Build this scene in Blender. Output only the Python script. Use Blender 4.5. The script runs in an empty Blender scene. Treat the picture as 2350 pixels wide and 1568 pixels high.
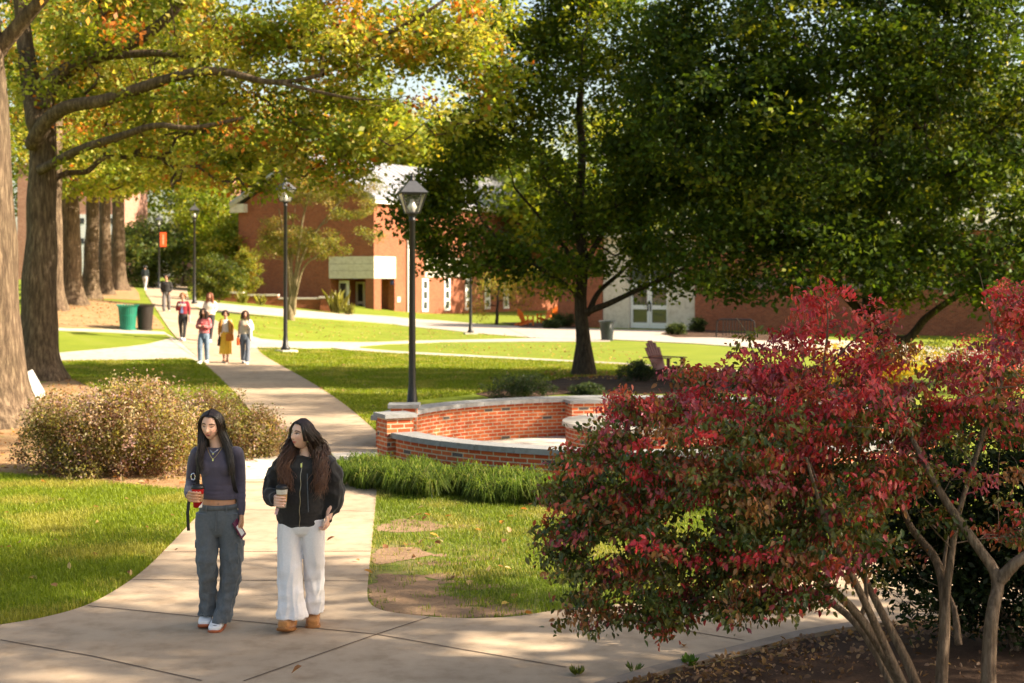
import bpy, math, numpy as np
from mathutils import Vector, Matrix, noise as mnoise
R = math.radians
sc = bpy.context.scene
COL = sc.collection
FPX, CXP, HOR, CAMH = 3264.0, 1175.0, 641.0, 2.7   # picture measures of the photograph (2350 px wide)
SUN_AZ, SUN_EL = R(-7), R(34)                       # azimuth measured from +x towards +y

# ------------------------------------------------------------------ terrain
PC = (2.2, 22.3)                                    # centre of the round brick court
def sstep(a, b, x):
    t = np.clip((x - a) / (b - a), 0, 1)
    return t * t * (3 - 2 * t)
def elev(x, y, flat=False):
    x = np.asarray(x, float); y = np.asarray(y, float)
    lat = np.logaddexp(0, (-x - 6) * 1.5) / 1.5
    e = 0.15 * lat * sstep(40, 58, y)
    e = 3.2 * (1 - np.exp(-e / 3.2))
    if flat: return e
    r = np.hypot(x - PC[0], y - PC[1])
    return e - 0.2 * (1 - sstep(4.1, 4.35, r))
def G(xd, yd, z=None):
    """pixel -> point on the terrain (or on the plane z)"""
    kx, kz = (xd - CXP) / FPX, -(yd - HOR) / FPX
    if z is not None:
        Y = (CAMH - z) / -kz
        return np.array((kx * Y, Y, z))
    Y, st = 3.0, 0.25
    while Y < 400:
        if CAMH + kz * Y <= float(elev(kx * Y, Y)): break
        Y += st
    lo, hi = Y - st, Y
    for _ in range(20):
        m = (lo + hi) / 2
        if CAMH + kz * m <= float(elev(kx * m, m)): hi = m
        else: lo = m
    return np.array((kx * hi, hi, float(elev(kx * hi, hi))))
def A(xd, yd, Y):
    return np.array(((xd - CXP) / FPX * Y, Y, CAMH - (yd - HOR) / FPX * Y))

# ------------------------------------------------------------------ object helpers
def tag(o, label=None, cat=None, group=None, kind=None):
    if label: o['label'] = label
    if cat: o['category'] = cat
    if group: o['group'] = group
    if kind: o['kind'] = kind
    return o
def empty(name, loc, label, cat, group=None, rz=0.0):
    o = bpy.data.objects.new(name, None); COL.objects.link(o)
    o.location = [float(c) for c in loc]; o.rotation_euler[2] = rz; o.empty_display_size = .2
    return tag(o, label, cat, group)
def link(name, me, mats, parent=None):
    o = bpy.data.objects.new(name, me); COL.objects.link(o)
    if mats is not None and not len(me.materials):
        for m in (mats if isinstance(mats, (list, tuple)) else [mats]): me.materials.append(m)
    if parent is not None: o.parent = parent
    return o
def mesh_np(name, V, F, smooth=False, col=None, uv=None, mi=None):
    """V (n,3); F (m,k) array of equal-size faces"""
    me = bpy.data.meshes.new(name)
    V = np.ascontiguousarray(V, np.float32); F = np.ascontiguousarray(F, np.int32)
    me.vertices.add(len(V)); me.vertices.foreach_set('co', V.ravel())
    m, k = F.shape
    me.loops.add(m * k); me.loops.foreach_set('vertex_index', F.ravel())
    me.polygons.add(m); me.polygons.foreach_set('loop_start', np.arange(0, m * k, k, dtype=np.int32))
    if smooth: me.polygons.foreach_set('use_smooth', np.ones(m, bool))
    if mi is not None: me.polygons.foreach_set('material_index', np.asarray(mi, np.int32))
    me.update(calc_edges=True)
    if col is not None:
        a = me.color_attributes.new('Col', 'FLOAT_COLOR', 'POINT')
        c4 = np.ones((len(V), 4), np.float32); c4[:, :3] = col
        a.data.foreach_set('color', c4.ravel())
    if uv is not None:
        l = me.uv_layers.new(name='UVMap'); l.data.foreach_set('uv', np.asarray(uv, np.float32).ravel())
    return me
class MB:
    def __init__(s): s.v = []; s.f = []; s.m = []; s.u = []
    def add(s, V, F, mat=0, uv=None):
        n = len(s.v); s.v += [tuple(map(float, p)) for p in V]
        for i, f in enumerate(F):
            s.f.append([n + j for j in f]); s.m.append(mat); s.u.append(None if uv is None else uv[i])
        return s
    def box(s, c, d, rz=0.0, mat=0, taper=1.0, M=None):
        hx, hy, hz = d[0] / 2, d[1] / 2, d[2] / 2
        P = []
        for z, t in ((-hz, 1.0), (hz, taper)):
            for x, y in ((-hx, -hy), (hx, -hy), (hx, hy), (-hx, hy)): P.append((x * t, y * t, z))
        P = np.array(P)
        if M is not None: P = P @ np.array(M.to_3x3()).T
        else:
            c_, s_ = math.cos(rz), math.sin(rz)
            P = np.stack((P[:, 0] * c_ - P[:, 1] * s_, P[:, 0] * s_ + P[:, 1] * c_, P[:, 2]), 1)
        P = P + np.array(c)
        return s.add(P, [(3, 2, 1, 0), (4, 5, 6, 7), (0, 1, 5, 4), (1, 2, 6, 5), (2, 3, 7, 6), (3, 0, 4, 7)], mat)
    def bar(s, a, b, w, h, mat=0, up=(0, 0, 1)):
        a = np.array(a, float); b = np.array(b, float); d = b - a; L = np.linalg.norm(d); d /= L
        u = np.array(up, float)
        if abs(d @ u) > .95: u = np.array((0, 1., 0))
        sx = np.cross(d, u); sx /= np.linalg.norm(sx); uz = np.cross(sx, d)
        P = []
        for p in (a, b):
            for i, j in ((-1, -1), (1, -1), (1, 1), (-1, 1)): P.append(p + sx * i * w / 2 + uz * j * h / 2)
        return s.add(P, [(3, 2, 1, 0), (4, 5, 6, 7), (0, 1, 5, 4), (1, 2, 6, 5), (2, 3, 7, 6), (3, 0, 4, 7)], mat)
    def rings(s, rings, mat=0, cap=True):
        n = len(rings[0]); V = [p for r in rings for p in r]; F = []
        for i in range(len(rings) - 1):
            for j in range(n):
                k = (j + 1) % n; F.append((i * n + j, i * n + k, (i + 1) * n + k, (i + 1) * n + j))
        if cap: F.append(tuple(range(n))[::-1]); F.append(tuple((len(rings) - 1) * n + j for j in range(n)))
        return s.add(V, F, mat)
    def tube(s, pts, rad, n=8, mat=0, cap=True):
        V, F = tube_np(np.array(pts, float), np.array(rad, float) if not np.isscalar(rad) else np.full(len(pts), rad), n)
        F = [tuple(f) for f in F]
        if cap: F.append(tuple(range(n))[::-1]); F.append(tuple((len(pts) - 1) * n + j for j in range(n)))
        return s.add(V, F, mat)
    def lathe(s, prof, n=20, c=(0, 0, 0), mat=0, cap=True):
        rs = []
        for r, z in prof:
            a = np.arange(n) * 2 * np.pi / n
            rs.append(np.stack((c[0] + r * np.cos(a), c[1] + r * np.sin(a), np.full(n, c[2] + z)), 1))
        return s.rings(rs, mat, cap)
    def build(s, name, mats, parent=None, smooth=False, uv=True, raw=False):
        me = bpy.data.meshes.new(name); me.from_pydata(s.v, [], s.f); me.update()
        me.polygons.foreach_set('material_index', s.m)
        if smooth: me.polygons.foreach_set('use_smooth', [True] * len(s.f))
        if uv:
            l = me.uv_layers.new(name='UVMap')
            for p in me.polygons:
                ex = s.u[p.index]
                nx, ny, nz = p.normal
                h = math.hypot(nx, ny)
                for q, li in enumerate(p.loop_indices):
                    if ex is not None: l.data[li].uv = ex[q]; continue
                    co = me.vertices[me.loops[li].vertex_index].co
                    if abs(nz) > .8 or h < 1e-6: l.data[li].uv = (co.x, co.y)
                    else: l.data[li].uv = ((-ny * co.x + nx * co.y) / h, co.z)
        if raw: return me
        return link(name, me, mats, parent)
def tube_np(P, rad, n=6):
    P = np.asarray(P, float); k = len(P)
    T = np.gradient(P, axis=0); T /= np.linalg.norm(T, axis=1)[:, None] + 1e-9
    ref = np.array((0., 0, 1)) if abs(T[0, 2]) < .9 else np.array((1., 0, 0))
    V = np.empty((k, n, 3)); a = np.arange(n) * 2 * np.pi / n
    u = None
    for i in range(k):
        if u is None: u = np.cross(T[i], ref)
        u = u - T[i] * (u @ T[i]); u /= np.linalg.norm(u) + 1e-9
        w = np.cross(T[i], u)
        V[i] = P[i] + rad[i] * (np.cos(a)[:, None] * u + np.sin(a)[:, None] * w)
    i, j = np.meshgrid(np.arange(k - 1), np.arange(n), indexing='ij'); jj = (j + 1) % n
    F = np.stack((i * n + j, i * n + jj, (i + 1) * n + jj, (i + 1) * n + j), -1).reshape(-1, 4)
    return V.reshape(-1, 3), F
def spline(P, m):
    """Catmull-Rom through P, m samples"""
    P = np.array(P, float); Q = np.vstack((2 * P[0] - P[1], P, 2 * P[-1] - P[-2]))
    t = np.linspace(0, len(P) - 1 - 1e-6, m); i = t.astype(int); f = (t - i)[:, None]
    a, b, c, d = Q[i], Q[i + 1], Q[i + 2], Q[i + 3]
    return .5 * (2 * b + (c - a) * f + (2 * a - 5 * b + 4 * c - d) * f ** 2 + (3 * b - a - 3 * c + d) * f ** 3)
def inpoly(x, y, P):
    P = np.asarray(P); r = np.zeros(x.shape, bool); n = len(P)
    for i in range(n):
        x0, y0 = P[i][:2]; x1, y1 = P[(i + 1) % n][:2]
        if y0 == y1: continue
        c = ((y0 > y) != (y1 > y)) & (x < (x1 - x0) * (y - y0) / (y1 - y0) + x0)
        r ^= c
    return r

# ------------------------------------------------------------------ materials
def new_mat(name):
    m = bpy.data.materials.new(name); m.use_nodes = True
    nt = m.node_tree; nt.nodes.clear()
    out = nt.nodes.new('ShaderNodeOutputMaterial'); bs = nt.nodes.new('ShaderNodeBsdfPrincipled')
    nt.links.new(bs.outputs[0], out.inputs[0])
    return m, nt, bs, out
def N(nt, t, **kw):
    n = nt.nodes.new(t)
    for k, v in kw.items():
        if k.startswith('i_'): n.inputs[k[2:].replace('_', ' ')].default_value = v
        else: setattr(n, k, v)
    return n
def ramp(nt, stops, src):
    r = nt.nodes.new('ShaderNodeValToRGB'); e = r.color_ramp.elements
    while len(e) < len(stops): e.new(.5)
    for i, (p, c) in enumerate(stops): e[i].position = p; e[i].color = (*c, 1) if len(c) == 3 else c
    nt.links.new(src, r.inputs[0]); return r.outputs[0]
def mixc(nt, f, a, b, mode='MIX'):
    n = nt.nodes.new('ShaderNodeMix'); n.data_type = 'RGBA'; n.blend_type = mode
    for s, v in ((n.inputs[0], f), (n.inputs[6], a), (n.inputs[7], b)):
        if hasattr(v, 'is_linked'): nt.links.new(v, s)
        elif isinstance(v, (int, float)): s.default_value = v
        else: s.default_value = (*v, 1) if len(v) == 3 else v
    return n.outputs[2]
def noise(nt, vec, scale, detail=6, rough=.6):
    n = N(nt, 'ShaderNodeTexNoise'); n.inputs['Scale'].default_value = scale
    n.inputs['Detail'].default_value = detail; n.inputs['Roughness'].default_value = rough
    if vec is not None: nt.links.new(vec, n.inputs['Vector'])
    return n.outputs['Fac']
def ocoord(nt, kind='Object'): return nt.nodes.new('ShaderNodeTexCoord').outputs[kind]
def bump(nt, h, bs, strength=.3, dist=.01):
    b = N(nt, 'ShaderNodeBump'); b.inputs['Strength'].default_value = strength; b.inputs['Distance'].default_value = dist
    nt.links.new(h, b.inputs['Height']); nt.links.new(b.outputs[0], bs.inputs['Normal'])
def mat_plain(name, c, rough=.6, metal=0.0, var=.12, scale=20, bmp=0.0, spec=.3, sheen=0.0):
    m, nt, bs, _ = new_mat(name)
    v = ocoord(nt); f = noise(nt, v, scale, 5)
    c = np.array(c); lo, hi = c * (1 - var * 1.5), np.minimum(c * (1 + var * 1.5), 1)
    nt.links.new(ramp(nt, [(.3, tuple(lo)), (.7, tuple(hi))], f), bs.inputs['Base Color'])
    bs.inputs['Roughness'].default_value = rough; bs.inputs['Metallic'].default_value = metal
    bs.inputs['Specular IOR Level'].default_value = spec
    if sheen: bs.inputs['Sheen Weight'].default_value = sheen
    if bmp: bump(nt, f, bs, bmp, .01)
    return m
def mat_multi(name, cols, scale, rough=.9, bmp=.4, dist=.02, fine=None, spec=.2):
    """several colours blended by noise at two scales, real surface variation"""
    m, nt, bs, _ = new_mat(name); v = ocoord(nt)
    f1 = noise(nt, v, scale, 4, .55); f2 = noise(nt, v, fine or scale * 14, 6, .7)
    k = len(cols)
    a = ramp(nt, [(.28 + .44 * i / (k - 1), c) for i, c in enumerate(cols)], f1)
    b = ramp(nt, [(.25 + .5 * i / (k - 1), c) for i, c in enumerate(cols)], f2)
    nt.links.new(mixc(nt, .5, a, b), bs.inputs['Base Color'])
    bs.inputs['Roughness'].default_value = rough; bs.inputs['Specular IOR Level'].default_value = spec
    if bmp: bump(nt, f2, bs, bmp, dist)
    return m
def mat_concrete(name, c, dirt=.26, scale=1.0):
    m, nt, bs, _ = new_mat(name); v = ocoord(nt)
    f1 = noise(nt, v, .45 * scale, 5, .6); f2 = noise(nt, v, 4 * scale, 6, .65); f3 = noise(nt, v, 160, 3, .8)
    c = np.array(c)
    a = ramp(nt, [(.3, tuple(c * (1 - dirt))), (.7, tuple(c * 1.08))], f1)
    b = ramp(nt, [(.33, (.74, .71, .67)), (.5, (.94, .93, .92)), (.62, (1, 1, 1))], f2)
    d = ramp(nt, [(.3, (.86, .85, .84)), (.7, (1.06, 1.06, 1.06))], f3)
    nt.links.new(mixc(nt, 1, mixc(nt, 1, a, b, 'MULTIPLY'), d, 'MULTIPLY'), bs.inputs['Base Color'])
    bs.inputs['Roughness'].default_value = .85; bs.inputs['Specular IOR Level'].default_value = .25
    bump(nt, f3, bs, .15, .004)
    return m
def mat_brick(name, c1, c2, mortar, bw=.2, rh=.066, ms=.011, dark=None, var=1.0):
    m, nt, bs, _ = new_mat(name)
    uv = N(nt, 'ShaderNodeUVMap').outputs[0]
    b = N(nt, 'ShaderNodeTexBrick'); nt.links.new(uv, b.inputs['Vector'])
    b.inputs['Scale'].default_value = 1; b.inputs['Brick Width'].default_value = bw; b.inputs['Row Height'].default_value = rh
    b.inputs['Mortar Size'].default_value = ms; b.inputs['Mortar Smooth'].default_value = .15; b.inputs['Bias'].default_value = 0
    b.inputs['Color1'].default_value = (0, 0, 0, 1); b.inputs['Color2'].default_value = (1, 1, 1, 1); b.inputs['Mortar'].default_value = (.5, .5, .5, 1)
    st = [(0, tuple(np.array(c1) * .9)), (.35, c1), (.7, c2), (.93, c2)]
    if dark is not None: st = [(0, dark), (.045, dark), (.05, c1), (.4, tuple(np.array(c1) * 1.05)), (.75, c2)]
    col = ramp(nt, st, b.outputs['Color'])
    f = noise(nt, ocoord(nt), 9, 6, .7)
    col = mixc(nt, 1, col, ramp(nt, [(.3, (.8, .8, .8)), (.7, (1.12, 1.12, 1.12))], f), 'MULTIPLY')
    mo = mixc(nt, 1, mortar, ramp(nt, [(.3, (.75, .75, .75)), (.7, (1.1, 1.1, 1.1))], f), 'MULTIPLY')
    col = mixc(nt, b.outputs['Fac'], col, mo)
    big = noise(nt, ocoord(nt), .5, 4, .6)
    col = mixc(nt, 1, col, ramp(nt, [(.3, (.88, .86, .85)), (.7, (1.06, 1.06, 1.06))], big), 'MULTIPLY')
    nt.links.new(col, bs.inputs['Base Color']); bs.inputs['Roughness'].default_value = .88
    bs.inputs['Specular IOR Level'].default_value = .2
    inv = N(nt, 'ShaderNodeMath', operation='SUBTRACT'); inv.inputs[0].default_value = 1; nt.links.new(b.outputs['Fac'], inv.inputs[1])
    bump(nt, inv.outputs[0], bs, .7, .006)
    return m
def mat_leaf(name, trans=.45, rough=.5, spec=.35, tint=(1.25, 1.2, .55)):
    m, nt, bs, out = new_mat(name)
    at = N(nt, 'ShaderNodeVertexColor', layer_name='Col').outputs[0]
    nt.links.new(at, bs.inputs['Base Color']); bs.inputs['Roughness'].default_value = rough
    bs.inputs['Specular IOR Level'].default_value = spec
    tr = N(nt, 'ShaderNodeBsdfTranslucent'); nt.links.new(mixc(nt, 1, at, tint, 'MULTIPLY'), tr.inputs[0])
    mx = N(nt, 'ShaderNodeMixShader'); mx.inputs[0].default_value = trans
    nt.links.new(bs.outputs[0], mx.inputs[1]); nt.links.new(tr.outputs[0], mx.inputs[2])
    nt.links.new(mx.outputs[0], out.inputs[0])
    return m
def mat_bark(name, c1, c2, sc_=1.0):
    m, nt, bs, _ = new_mat(name); v = ocoord(nt)
    mp = N(nt, 'ShaderNodeMapping'); mp.inputs['Scale'].default_value = (7 * sc_, 7 * sc_, 1.1 * sc_); nt.links.new(v, mp.inputs[0])
    f = noise(nt, mp.outputs[0], 2.2, 8, .7); g = noise(nt, v, 1.2, 4)
    col = ramp(nt, [(.36, tuple(np.array(c1) * .55)), (.5, c1), (.66, c2)], f)
    col = mixc(nt, 1, col, ramp(nt, [(.3, (.75, .78, .72)), (.7, (1.1, 1.08, 1.05))], g), 'MULTIPLY')
    nt.links.new(col, bs.inputs['Base Color']); bs.inputs['Roughness'].default_value = .95
    bs.inputs['Specular IOR Level'].default_value = .1
    bump(nt, f, bs, .9, .05)
    return m
def mat_vcol(name, rough=.6, spec=.3, sss=0.0):
    m, nt, bs, _ = new_mat(name)
    at = N(nt, 'ShaderNodeVertexColor', layer_name='Col').outputs[0]
    nt.links.new(at, bs.inputs['Base Color']); bs.inputs['Roughness'].default_value = rough
    bs.inputs['Specular IOR Level'].default_value = spec
    if sss: bs.inputs['Subsurface Weight'].default_value = sss; bs.inputs['Subsurface Radius'].default_value = (.012, .005, .003)
    return m
def mat_glass(name, c=(.03, .035, .04), rough=.05):
    m, nt, bs, _ = new_mat(name)
    f = noise(nt, ocoord(nt), .8, 2)
    nt.links.new(ramp(nt, [(.3, c), (.7, tuple(np.array(c) * 1.6))], f), bs.inputs['Base Color'])
    bs.inputs['Roughness'].default_value = rough; bs.inputs['Specular IOR Level'].default_value = .8
    return m
M = {}
M['concrete'] = mat_concrete('concrete', (.48, .365, .255))
M['concrete_far'] = mat_concrete('concrete_far', (.46, .40, .34), .1)
M['concrete_pale'] = mat_concrete('concrete_pale', (.60, .55, .48), .1)
M['kerb'] = mat_concrete('kerb_concrete', (.30, .24, .19), .25)
M['joint'] = mat_plain('joint_dirt', (.12, .085, .06), .95)
M['lawn'] = mat_multi('lawn_ground', [(.075, .115, .007), (.14, .18, .011), (.18, .215, .014), (.25, .225, .06)], .6, .95, .5, .03, 22)
M['worn'] = mat_multi('worn_lawn', [(.20, .13, .07), (.12, .12, .025), (.10, .14, .010), (.24, .17, .09), (.12, .16, .012)], 1.5, .95, .6, .03, 16)
M['soil'] = mat_multi('bare_soil', [(.13, .075, .042), (.24, .15, .088), (.33, .22, .13)], 1.6, .95, .6, .03)
M['mulch'] = mat_multi('mulch', [(.03, .018, .012), (.075, .042, .026), (.17, .10, .06)], 2.5, .95, .9, .04, 60)
M['leaflitter'] = mat_multi('leaf_litter', [(.13, .08, .03), (.30, .16, .07), (.38, .25, .13), (.16, .17, .03)], 2.2, .95, .9, .04, 26)
M['brick'] = mat_brick('court_brick', (.40, .075, .026), (.50, .12, .038), (.50, .39, .27), .205, .064, .0092, dark=(.11, .085, .08))
M['brickwall'] = mat_brick('hall_brick', (.27, .075, .035), (.34, .10, .045), (.30, .17, .11), .22, .075, .01)
M['brickdark'] = mat_brick('dark_brick', (.08, .06, .055), (.14, .10, .09), (.33, .27, .22), .22, .075, .012)
M['bluestone'] = mat_concrete('bluestone', (.25, .255, .26), .12, 3)
M['stone_white'] = mat_concrete('pale_stone', (.66, .60, .50), .06)
M['white'] = mat_plain('white_paint', (.78, .77, .74), .5, var=.03)
M['black'] = mat_plain('black_metal', (.018, .017, .017), .45, .3, .2, spec=.5)
M['roofmetal'] = mat_plain('grey_metal_roof', (.36, .36, .39), .45, .3, .05, 2)
M['glass'] = mat_glass('window_glass')
M['bark'] = mat_bark('oak_bark', (.115, .08, .055), (.24, .175, .118))
M['barkdark'] = mat_bark('maple_bark', (.065, .05, .038), (.12, .09, .065), 1.5)
M['barkgrey'] = mat_bark('shrub_bark', (.24, .17, .125), (.38, .28, .21), 3)
M['leaf'] = mat_leaf('tree_leaf', .52, .5, .35, (1.35, 1.25, .5))
M['leafdark'] = mat_leaf('dark_leaf', .46, .5, .22, (1.3, 1.2, .5))
M['leafred'] = mat_leaf('red_leaf', .33, .38, .45, (1.3, .85, .6))
M['grass'] = mat_leaf('grass_blade', .45, .5, .3, (1.15, 1.15, .5))
# ================================================================== THE SETTING
rng = np.random.default_rng(7)
def axis(segs):
    out = [segs[0][0]]
    for a, b, st in segs:
        n = max(1, int(round((b - a) / st))); out += list(a + (b - a) * (np.arange(n) + 1) / n)
    return np.array(out)
gx = axis([(-500, -120, 40), (-120, -40, 4), (-40, -8, .6), (-8, 8, .12), (8, 30, .8), (30, 120, 5), (120, 500, 40)])
gy = axis([(-20, 3, 2), (3, 17, .5), (17, 27.5, .12), (27.5, 75, .6), (75, 140, 2), (140, 700, 30)])
XX, YY = np.meshgrid(gx, gy); ZZ = elev(XX, YY)
# gentle unevenness of the lawn
nx, ny = len(gx), len(gy)
i, j = np.meshgrid(np.arange(ny - 1), np.arange(nx - 1), indexing='ij')
F = np.stack((i * nx + j, i * nx + j + 1, (i + 1) * nx + j + 1, (i + 1) * nx + j), -1).reshape(-1, 4)
tag(link('ground', mesh_np('ground', np.stack((XX, YY, ZZ), -1).reshape(-1, 3), F, True), M['lawn']), kind='structure')

def densify(P, st):
    P = np.array(P, float); out = []
    for k in range(len(P)):
        a, b = P[k], P[(k + 1) % len(P)]; n = max(1, int(np.linalg.norm(b - a) / st))
        for q in range(n): out.append(a + (b - a) * q / n)
    return np.array(out)
def sheet(name, poly, m, dz, cell=None, joints=(), wall=.0, jmat=None, jw=.014):
    """a draped sheet: polygon (x,y) laid dz above the terrain, cut on a grid so it follows the slope"""
    import bmesh
    bm = bmesh.new()
    P = np.asarray(poly)[:, :2]
    vs = [bm.verts.new((x, y, 0)) for x, y in P]; f = bm.faces.new(vs)
    if f.normal.z < 0: f.normal_flip()
    if cell:
        for ax in (0, 1):
            lo, hi = P[:, ax].min(), P[:, ax].max()
            for c in np.arange(math.ceil(lo / cell) * cell, hi, cell):
                nrm = (1, 0, 0) if ax == 0 else (0, 1, 0); pt = (c, 0, 0) if ax == 0 else (0, c, 0)
                bmesh.ops.bisect_plane(bm, geom=bm.verts[:] + bm.edges[:] + bm.faces[:], plane_co=pt, plane_no=nrm, dist=1e-5)
    bmesh.ops.triangulate(bm, faces=bm.faces[:])
    co = np.array([v.co[:] for v in bm.verts]); z = elev(co[:, 0], co[:, 1], True) + dz
    for v, zz in zip(bm.verts, z): v.co.z = zz
    if wall:
        be = [e for e in bm.edges if len(e.link_faces) == 1]
        r = bmesh.ops.extrude_edge_only(bm, edges=be)
        for v in [g for g in r['geom'] if isinstance(g, bmesh.types.BMVert)]: v.co.z -= wall
    bmesh.ops.recalc_face_normals(bm, faces=bm.faces[:])
    for a, b in joints:
        a = np.array(a[:2]); b = np.array(b[:2]); d = b - a; L = np.linalg.norm(d); n_ = np.array((-d[1], d[0])) / L * jw / 2
        k = max(1, int(L / .6)); prev = None
        for q in range(k + 1):
            p = a + d * q / k + n_ * rng.normal() * .25
            zz = float(elev(*p, True)) + dz + .004
            cur = (bm.verts.new((*(p - n_), zz)), bm.verts.new((*(p + n_), zz)))
            if prev:
                fc = bm.faces.new((prev[0], cur[0], cur[1], prev[1])); fc.material_index = 1
            prev = cur
    me = bpy.data.meshes.new(name); bm.to_mesh(me); bm.free()
    for q in ([m, jmat or M['joint']] if joints else [m]): me.materials.append(q)
    o = link(name, me, None); return tag(o, kind='structure')
def GP(lst): return np.array([G(x, y)[:2] for x, y in lst])

# main path in the foreground, with its curved edges (picture outline laid on the ground plane)
edgeL = spline(GP([(0, 1437), (95, 1421), (190, 1395), (262, 1359), (330, 1311), (385, 1258), (450, 1190), (520, 1128), (556, 1104)]), 40)
edgeR = spline(GP([(866, 1104), (863, 1150), (853, 1250), (846, 1320), (843, 1362), (848, 1386), (872, 1402), (930, 1413), (1010, 1420), (1090, 1422), (1180, 1418), (1270, 1405)]), 60)
edgeR2 = spline(np.vstack((edgeR[-1], [(1.55, 12.1), (3.0, 13.2), (5.5, 15.5), (9, 18.2), (14, 21)])), 20)[1:]
kerb_line = spline(np.vstack((G(1330, 1590)[:2], G(1500, 1540)[:2], G(1700, 1490)[:2], G(1890, 1447)[:2], [(3.95, 11.75), (6.2, 13.4), (9.4, 16.2), (14, 19)])), 40)
near = np.array([(-1.0, 6.4), (-3.2, 6.2), (-9, 6.6), (-9, 10.2)])
kl0 = np.vstack(([(.15, 8.3)], kerb_line))
main_poly = np.vstack((edgeL, edgeR, edgeR2, kl0[::-1], near))
def gj(a, b): return (G(*a)[:2], G(*b)[:2])
joints = [gj((202, 1394), (430, 1417)), gj((430, 1417), (645, 1438)), gj((645, 1438), (864, 1460)), gj((864, 1460), (1010, 1486)), gj((1010, 1486), (1300, 1536)),
          gj((0, 1473), (215, 1511)), gj((215, 1511), (464, 1567)), gj((559, 1568), (864, 1460)), gj((864, 1460), (985, 1420)),
          gj((372, 1270), (852, 1268)), gj((300, 1334), (845, 1337)), gj((470, 1172), (860, 1176)), gj((1497, 1439), (1708, 1474)), gj((1300, 1404), (1497, 1439))]
sheet('main_path', main_poly, M['concrete'], .012, None, joints, .05)
# raised edging between the path and the shrub bed
def ribbon_wall(pts, w, h, z0):
    mb = MB(); P = np.asarray(pts); T = np.gradient(P, axis=0); T /= np.linalg.norm(T, axis=1)[:, None]; nn = np.stack((-T[:, 1], T[:, 0]), 1)
    rs = []
    for p, n_ in zip(P, nn):
        a, b = p - n_ * w / 2, p + n_ * w / 2; e = float(elev(*p))
        rs.append([(*a, e + z0), (*b, e + z0), (*b, e + h), (*a, e + h)])
    return mb.rings(rs)
tag(ribbon_wall(kl0 + np.array((.03, -.05)), .13, .035, -.25).build('kerb', M['kerb']), kind='structure')
bedR = np.vstack((kl0 + np.array((.08, -.12)), [(30, 19), (30, 4), (0, 4), (-.2, 7.5)]))
sheet('shrub_bed', bedR, M['mulch'], .006)
# entrance strip beside the round court: pale paving between thin brick bands
ent = GP([(548, 1104), (868, 1104), (872, 1047), (558, 1047)])
sheet('entrance_paving', ent, M['concrete_pale'], .016, None, [gj((640, 1104), (655, 1047)), gj((800, 1104), (836, 1047))], .05, jw=.01)
sheet('brick_band', GP([(546, 1109), (868, 1109), (868, 1103), (548, 1103)]), M['brick'], .022, wall=.03)
sheet('brick_band', GP([(560, 1048), (873, 1048), (873, 1043), (560, 1043)]), M['brick'], .022, wall=.03)
# upper path running away to the left
uL = GP([(560, 1046), (610, 1000), (575, 945), (520, 884), (468, 834), (430, 800), (400, 770), (379, 742), (362, 715), (345, 690), (333, 668), (340, 655), (330, 648)])
uR = GP([(440, 648), (430, 660), (436, 690), (470, 722), (520, 748), (560, 770), (583, 790), (600, 812), (660, 848), (760, 908), (850, 980), (872, 1012), (873, 1046)])
upath = np.vstack((spline(uL, 50), spline(uR, 50)))
uj = [gj((520, 884), (730, 890)), gj((590, 965), (835, 968)), gj((379, 771), (470, 834))]
sheet('upper_path', upath, M['concrete'], .02, 1.2, uj, .06)
cross = {
 'side_path': [(60, 812), (126, 811), (211, 804), (295, 796), (341, 790), (395, 776), (380, 768), (300, 766), (60, 757), (60, 752), (300, 758), (376, 762), (440, 800), (475, 836), (421, 823), (300, 826), (60, 830)],
 'upper_cross_path': [(430, 688), (470, 693), (560, 702), (656, 710), (760, 719), (900, 727), (1000, 735), (1080, 742), (1200, 752), (1230, 776), (1100, 766), (1000, 755), (900, 744), (830, 738), (656, 727), (514, 717), (470, 712), (436, 700)],
 'lower_cross_path': [(560, 768), (600, 779), (672, 785), (783, 786), (938, 783), (1100, 780), (1240, 777), (1400, 778), (1400, 785), (1189, 785), (1008, 786), (890, 790), (826, 795), (826, 800), (1008, 812), (1189, 822), (1421, 834), (1560, 843), (1800, 858), (1800, 866), (1560, 849), (1421, 838.5), (1189, 827), (1008, 818), (826, 807), (760, 799), (672, 801), (600, 806), (575, 800)],
 'forecourt': [(1150, 748), (1300, 752), (1400, 757), (1560, 759), (1700, 766), (1860, 778), (2200, 800), (2350, 812), (2350, 850), (1990, 822), (1860, 809), (1600, 790), (1420, 781), (1320, 779), (1215, 776)],
}
for k, (nm, P) in enumerate(cross.items()):
    sheet(nm, GP(P), M['concrete_far'], .012 + .005 * k, 1.5, (), .05)
# beds
sheet('oak_bed', GP([(-60, 985), (0, 960), (90, 880), (160, 868), (230, 900), (330, 930), (440, 960), (540, 1000), (600, 1040), (560, 1100), (430, 1130), (250, 1112), (100, 1098), (-60, 1086)]), M['leaflitter'], .007)
sheet('oak_slope', GP([(60, 690), (130, 683), (250, 690), (320, 700), (345, 716), (370, 742), (378, 756), (300, 757), (60, 749)]), M['leaflitter'], .008, 1.2)
sheet('oak_slope', GP([(60, 680), (140, 672), (200, 662), (255, 652), (300, 652), (318, 672), (322, 690), (240, 686), (140, 681)]), M['leaflitter'], .014, 1.5)
dirt1 = spline(np.vstack((d := GP([(848, 1352), (880, 1318), (930, 1322), (985, 1330), (1010, 1345), (1000, 1362), (1040, 1378), (1090, 1395), (1200, 1405), (1180, 1414), (1060, 1420), (930, 1410), (860, 1394)]), d[0])), 60)[:-1]
dirt2 = spline(np.vstack((d := GP([(866, 1210), (920, 1194), (990, 1200), (1015, 1212), (960, 1222), (880, 1224)]), d[0])), 40)[:-1]
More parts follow.
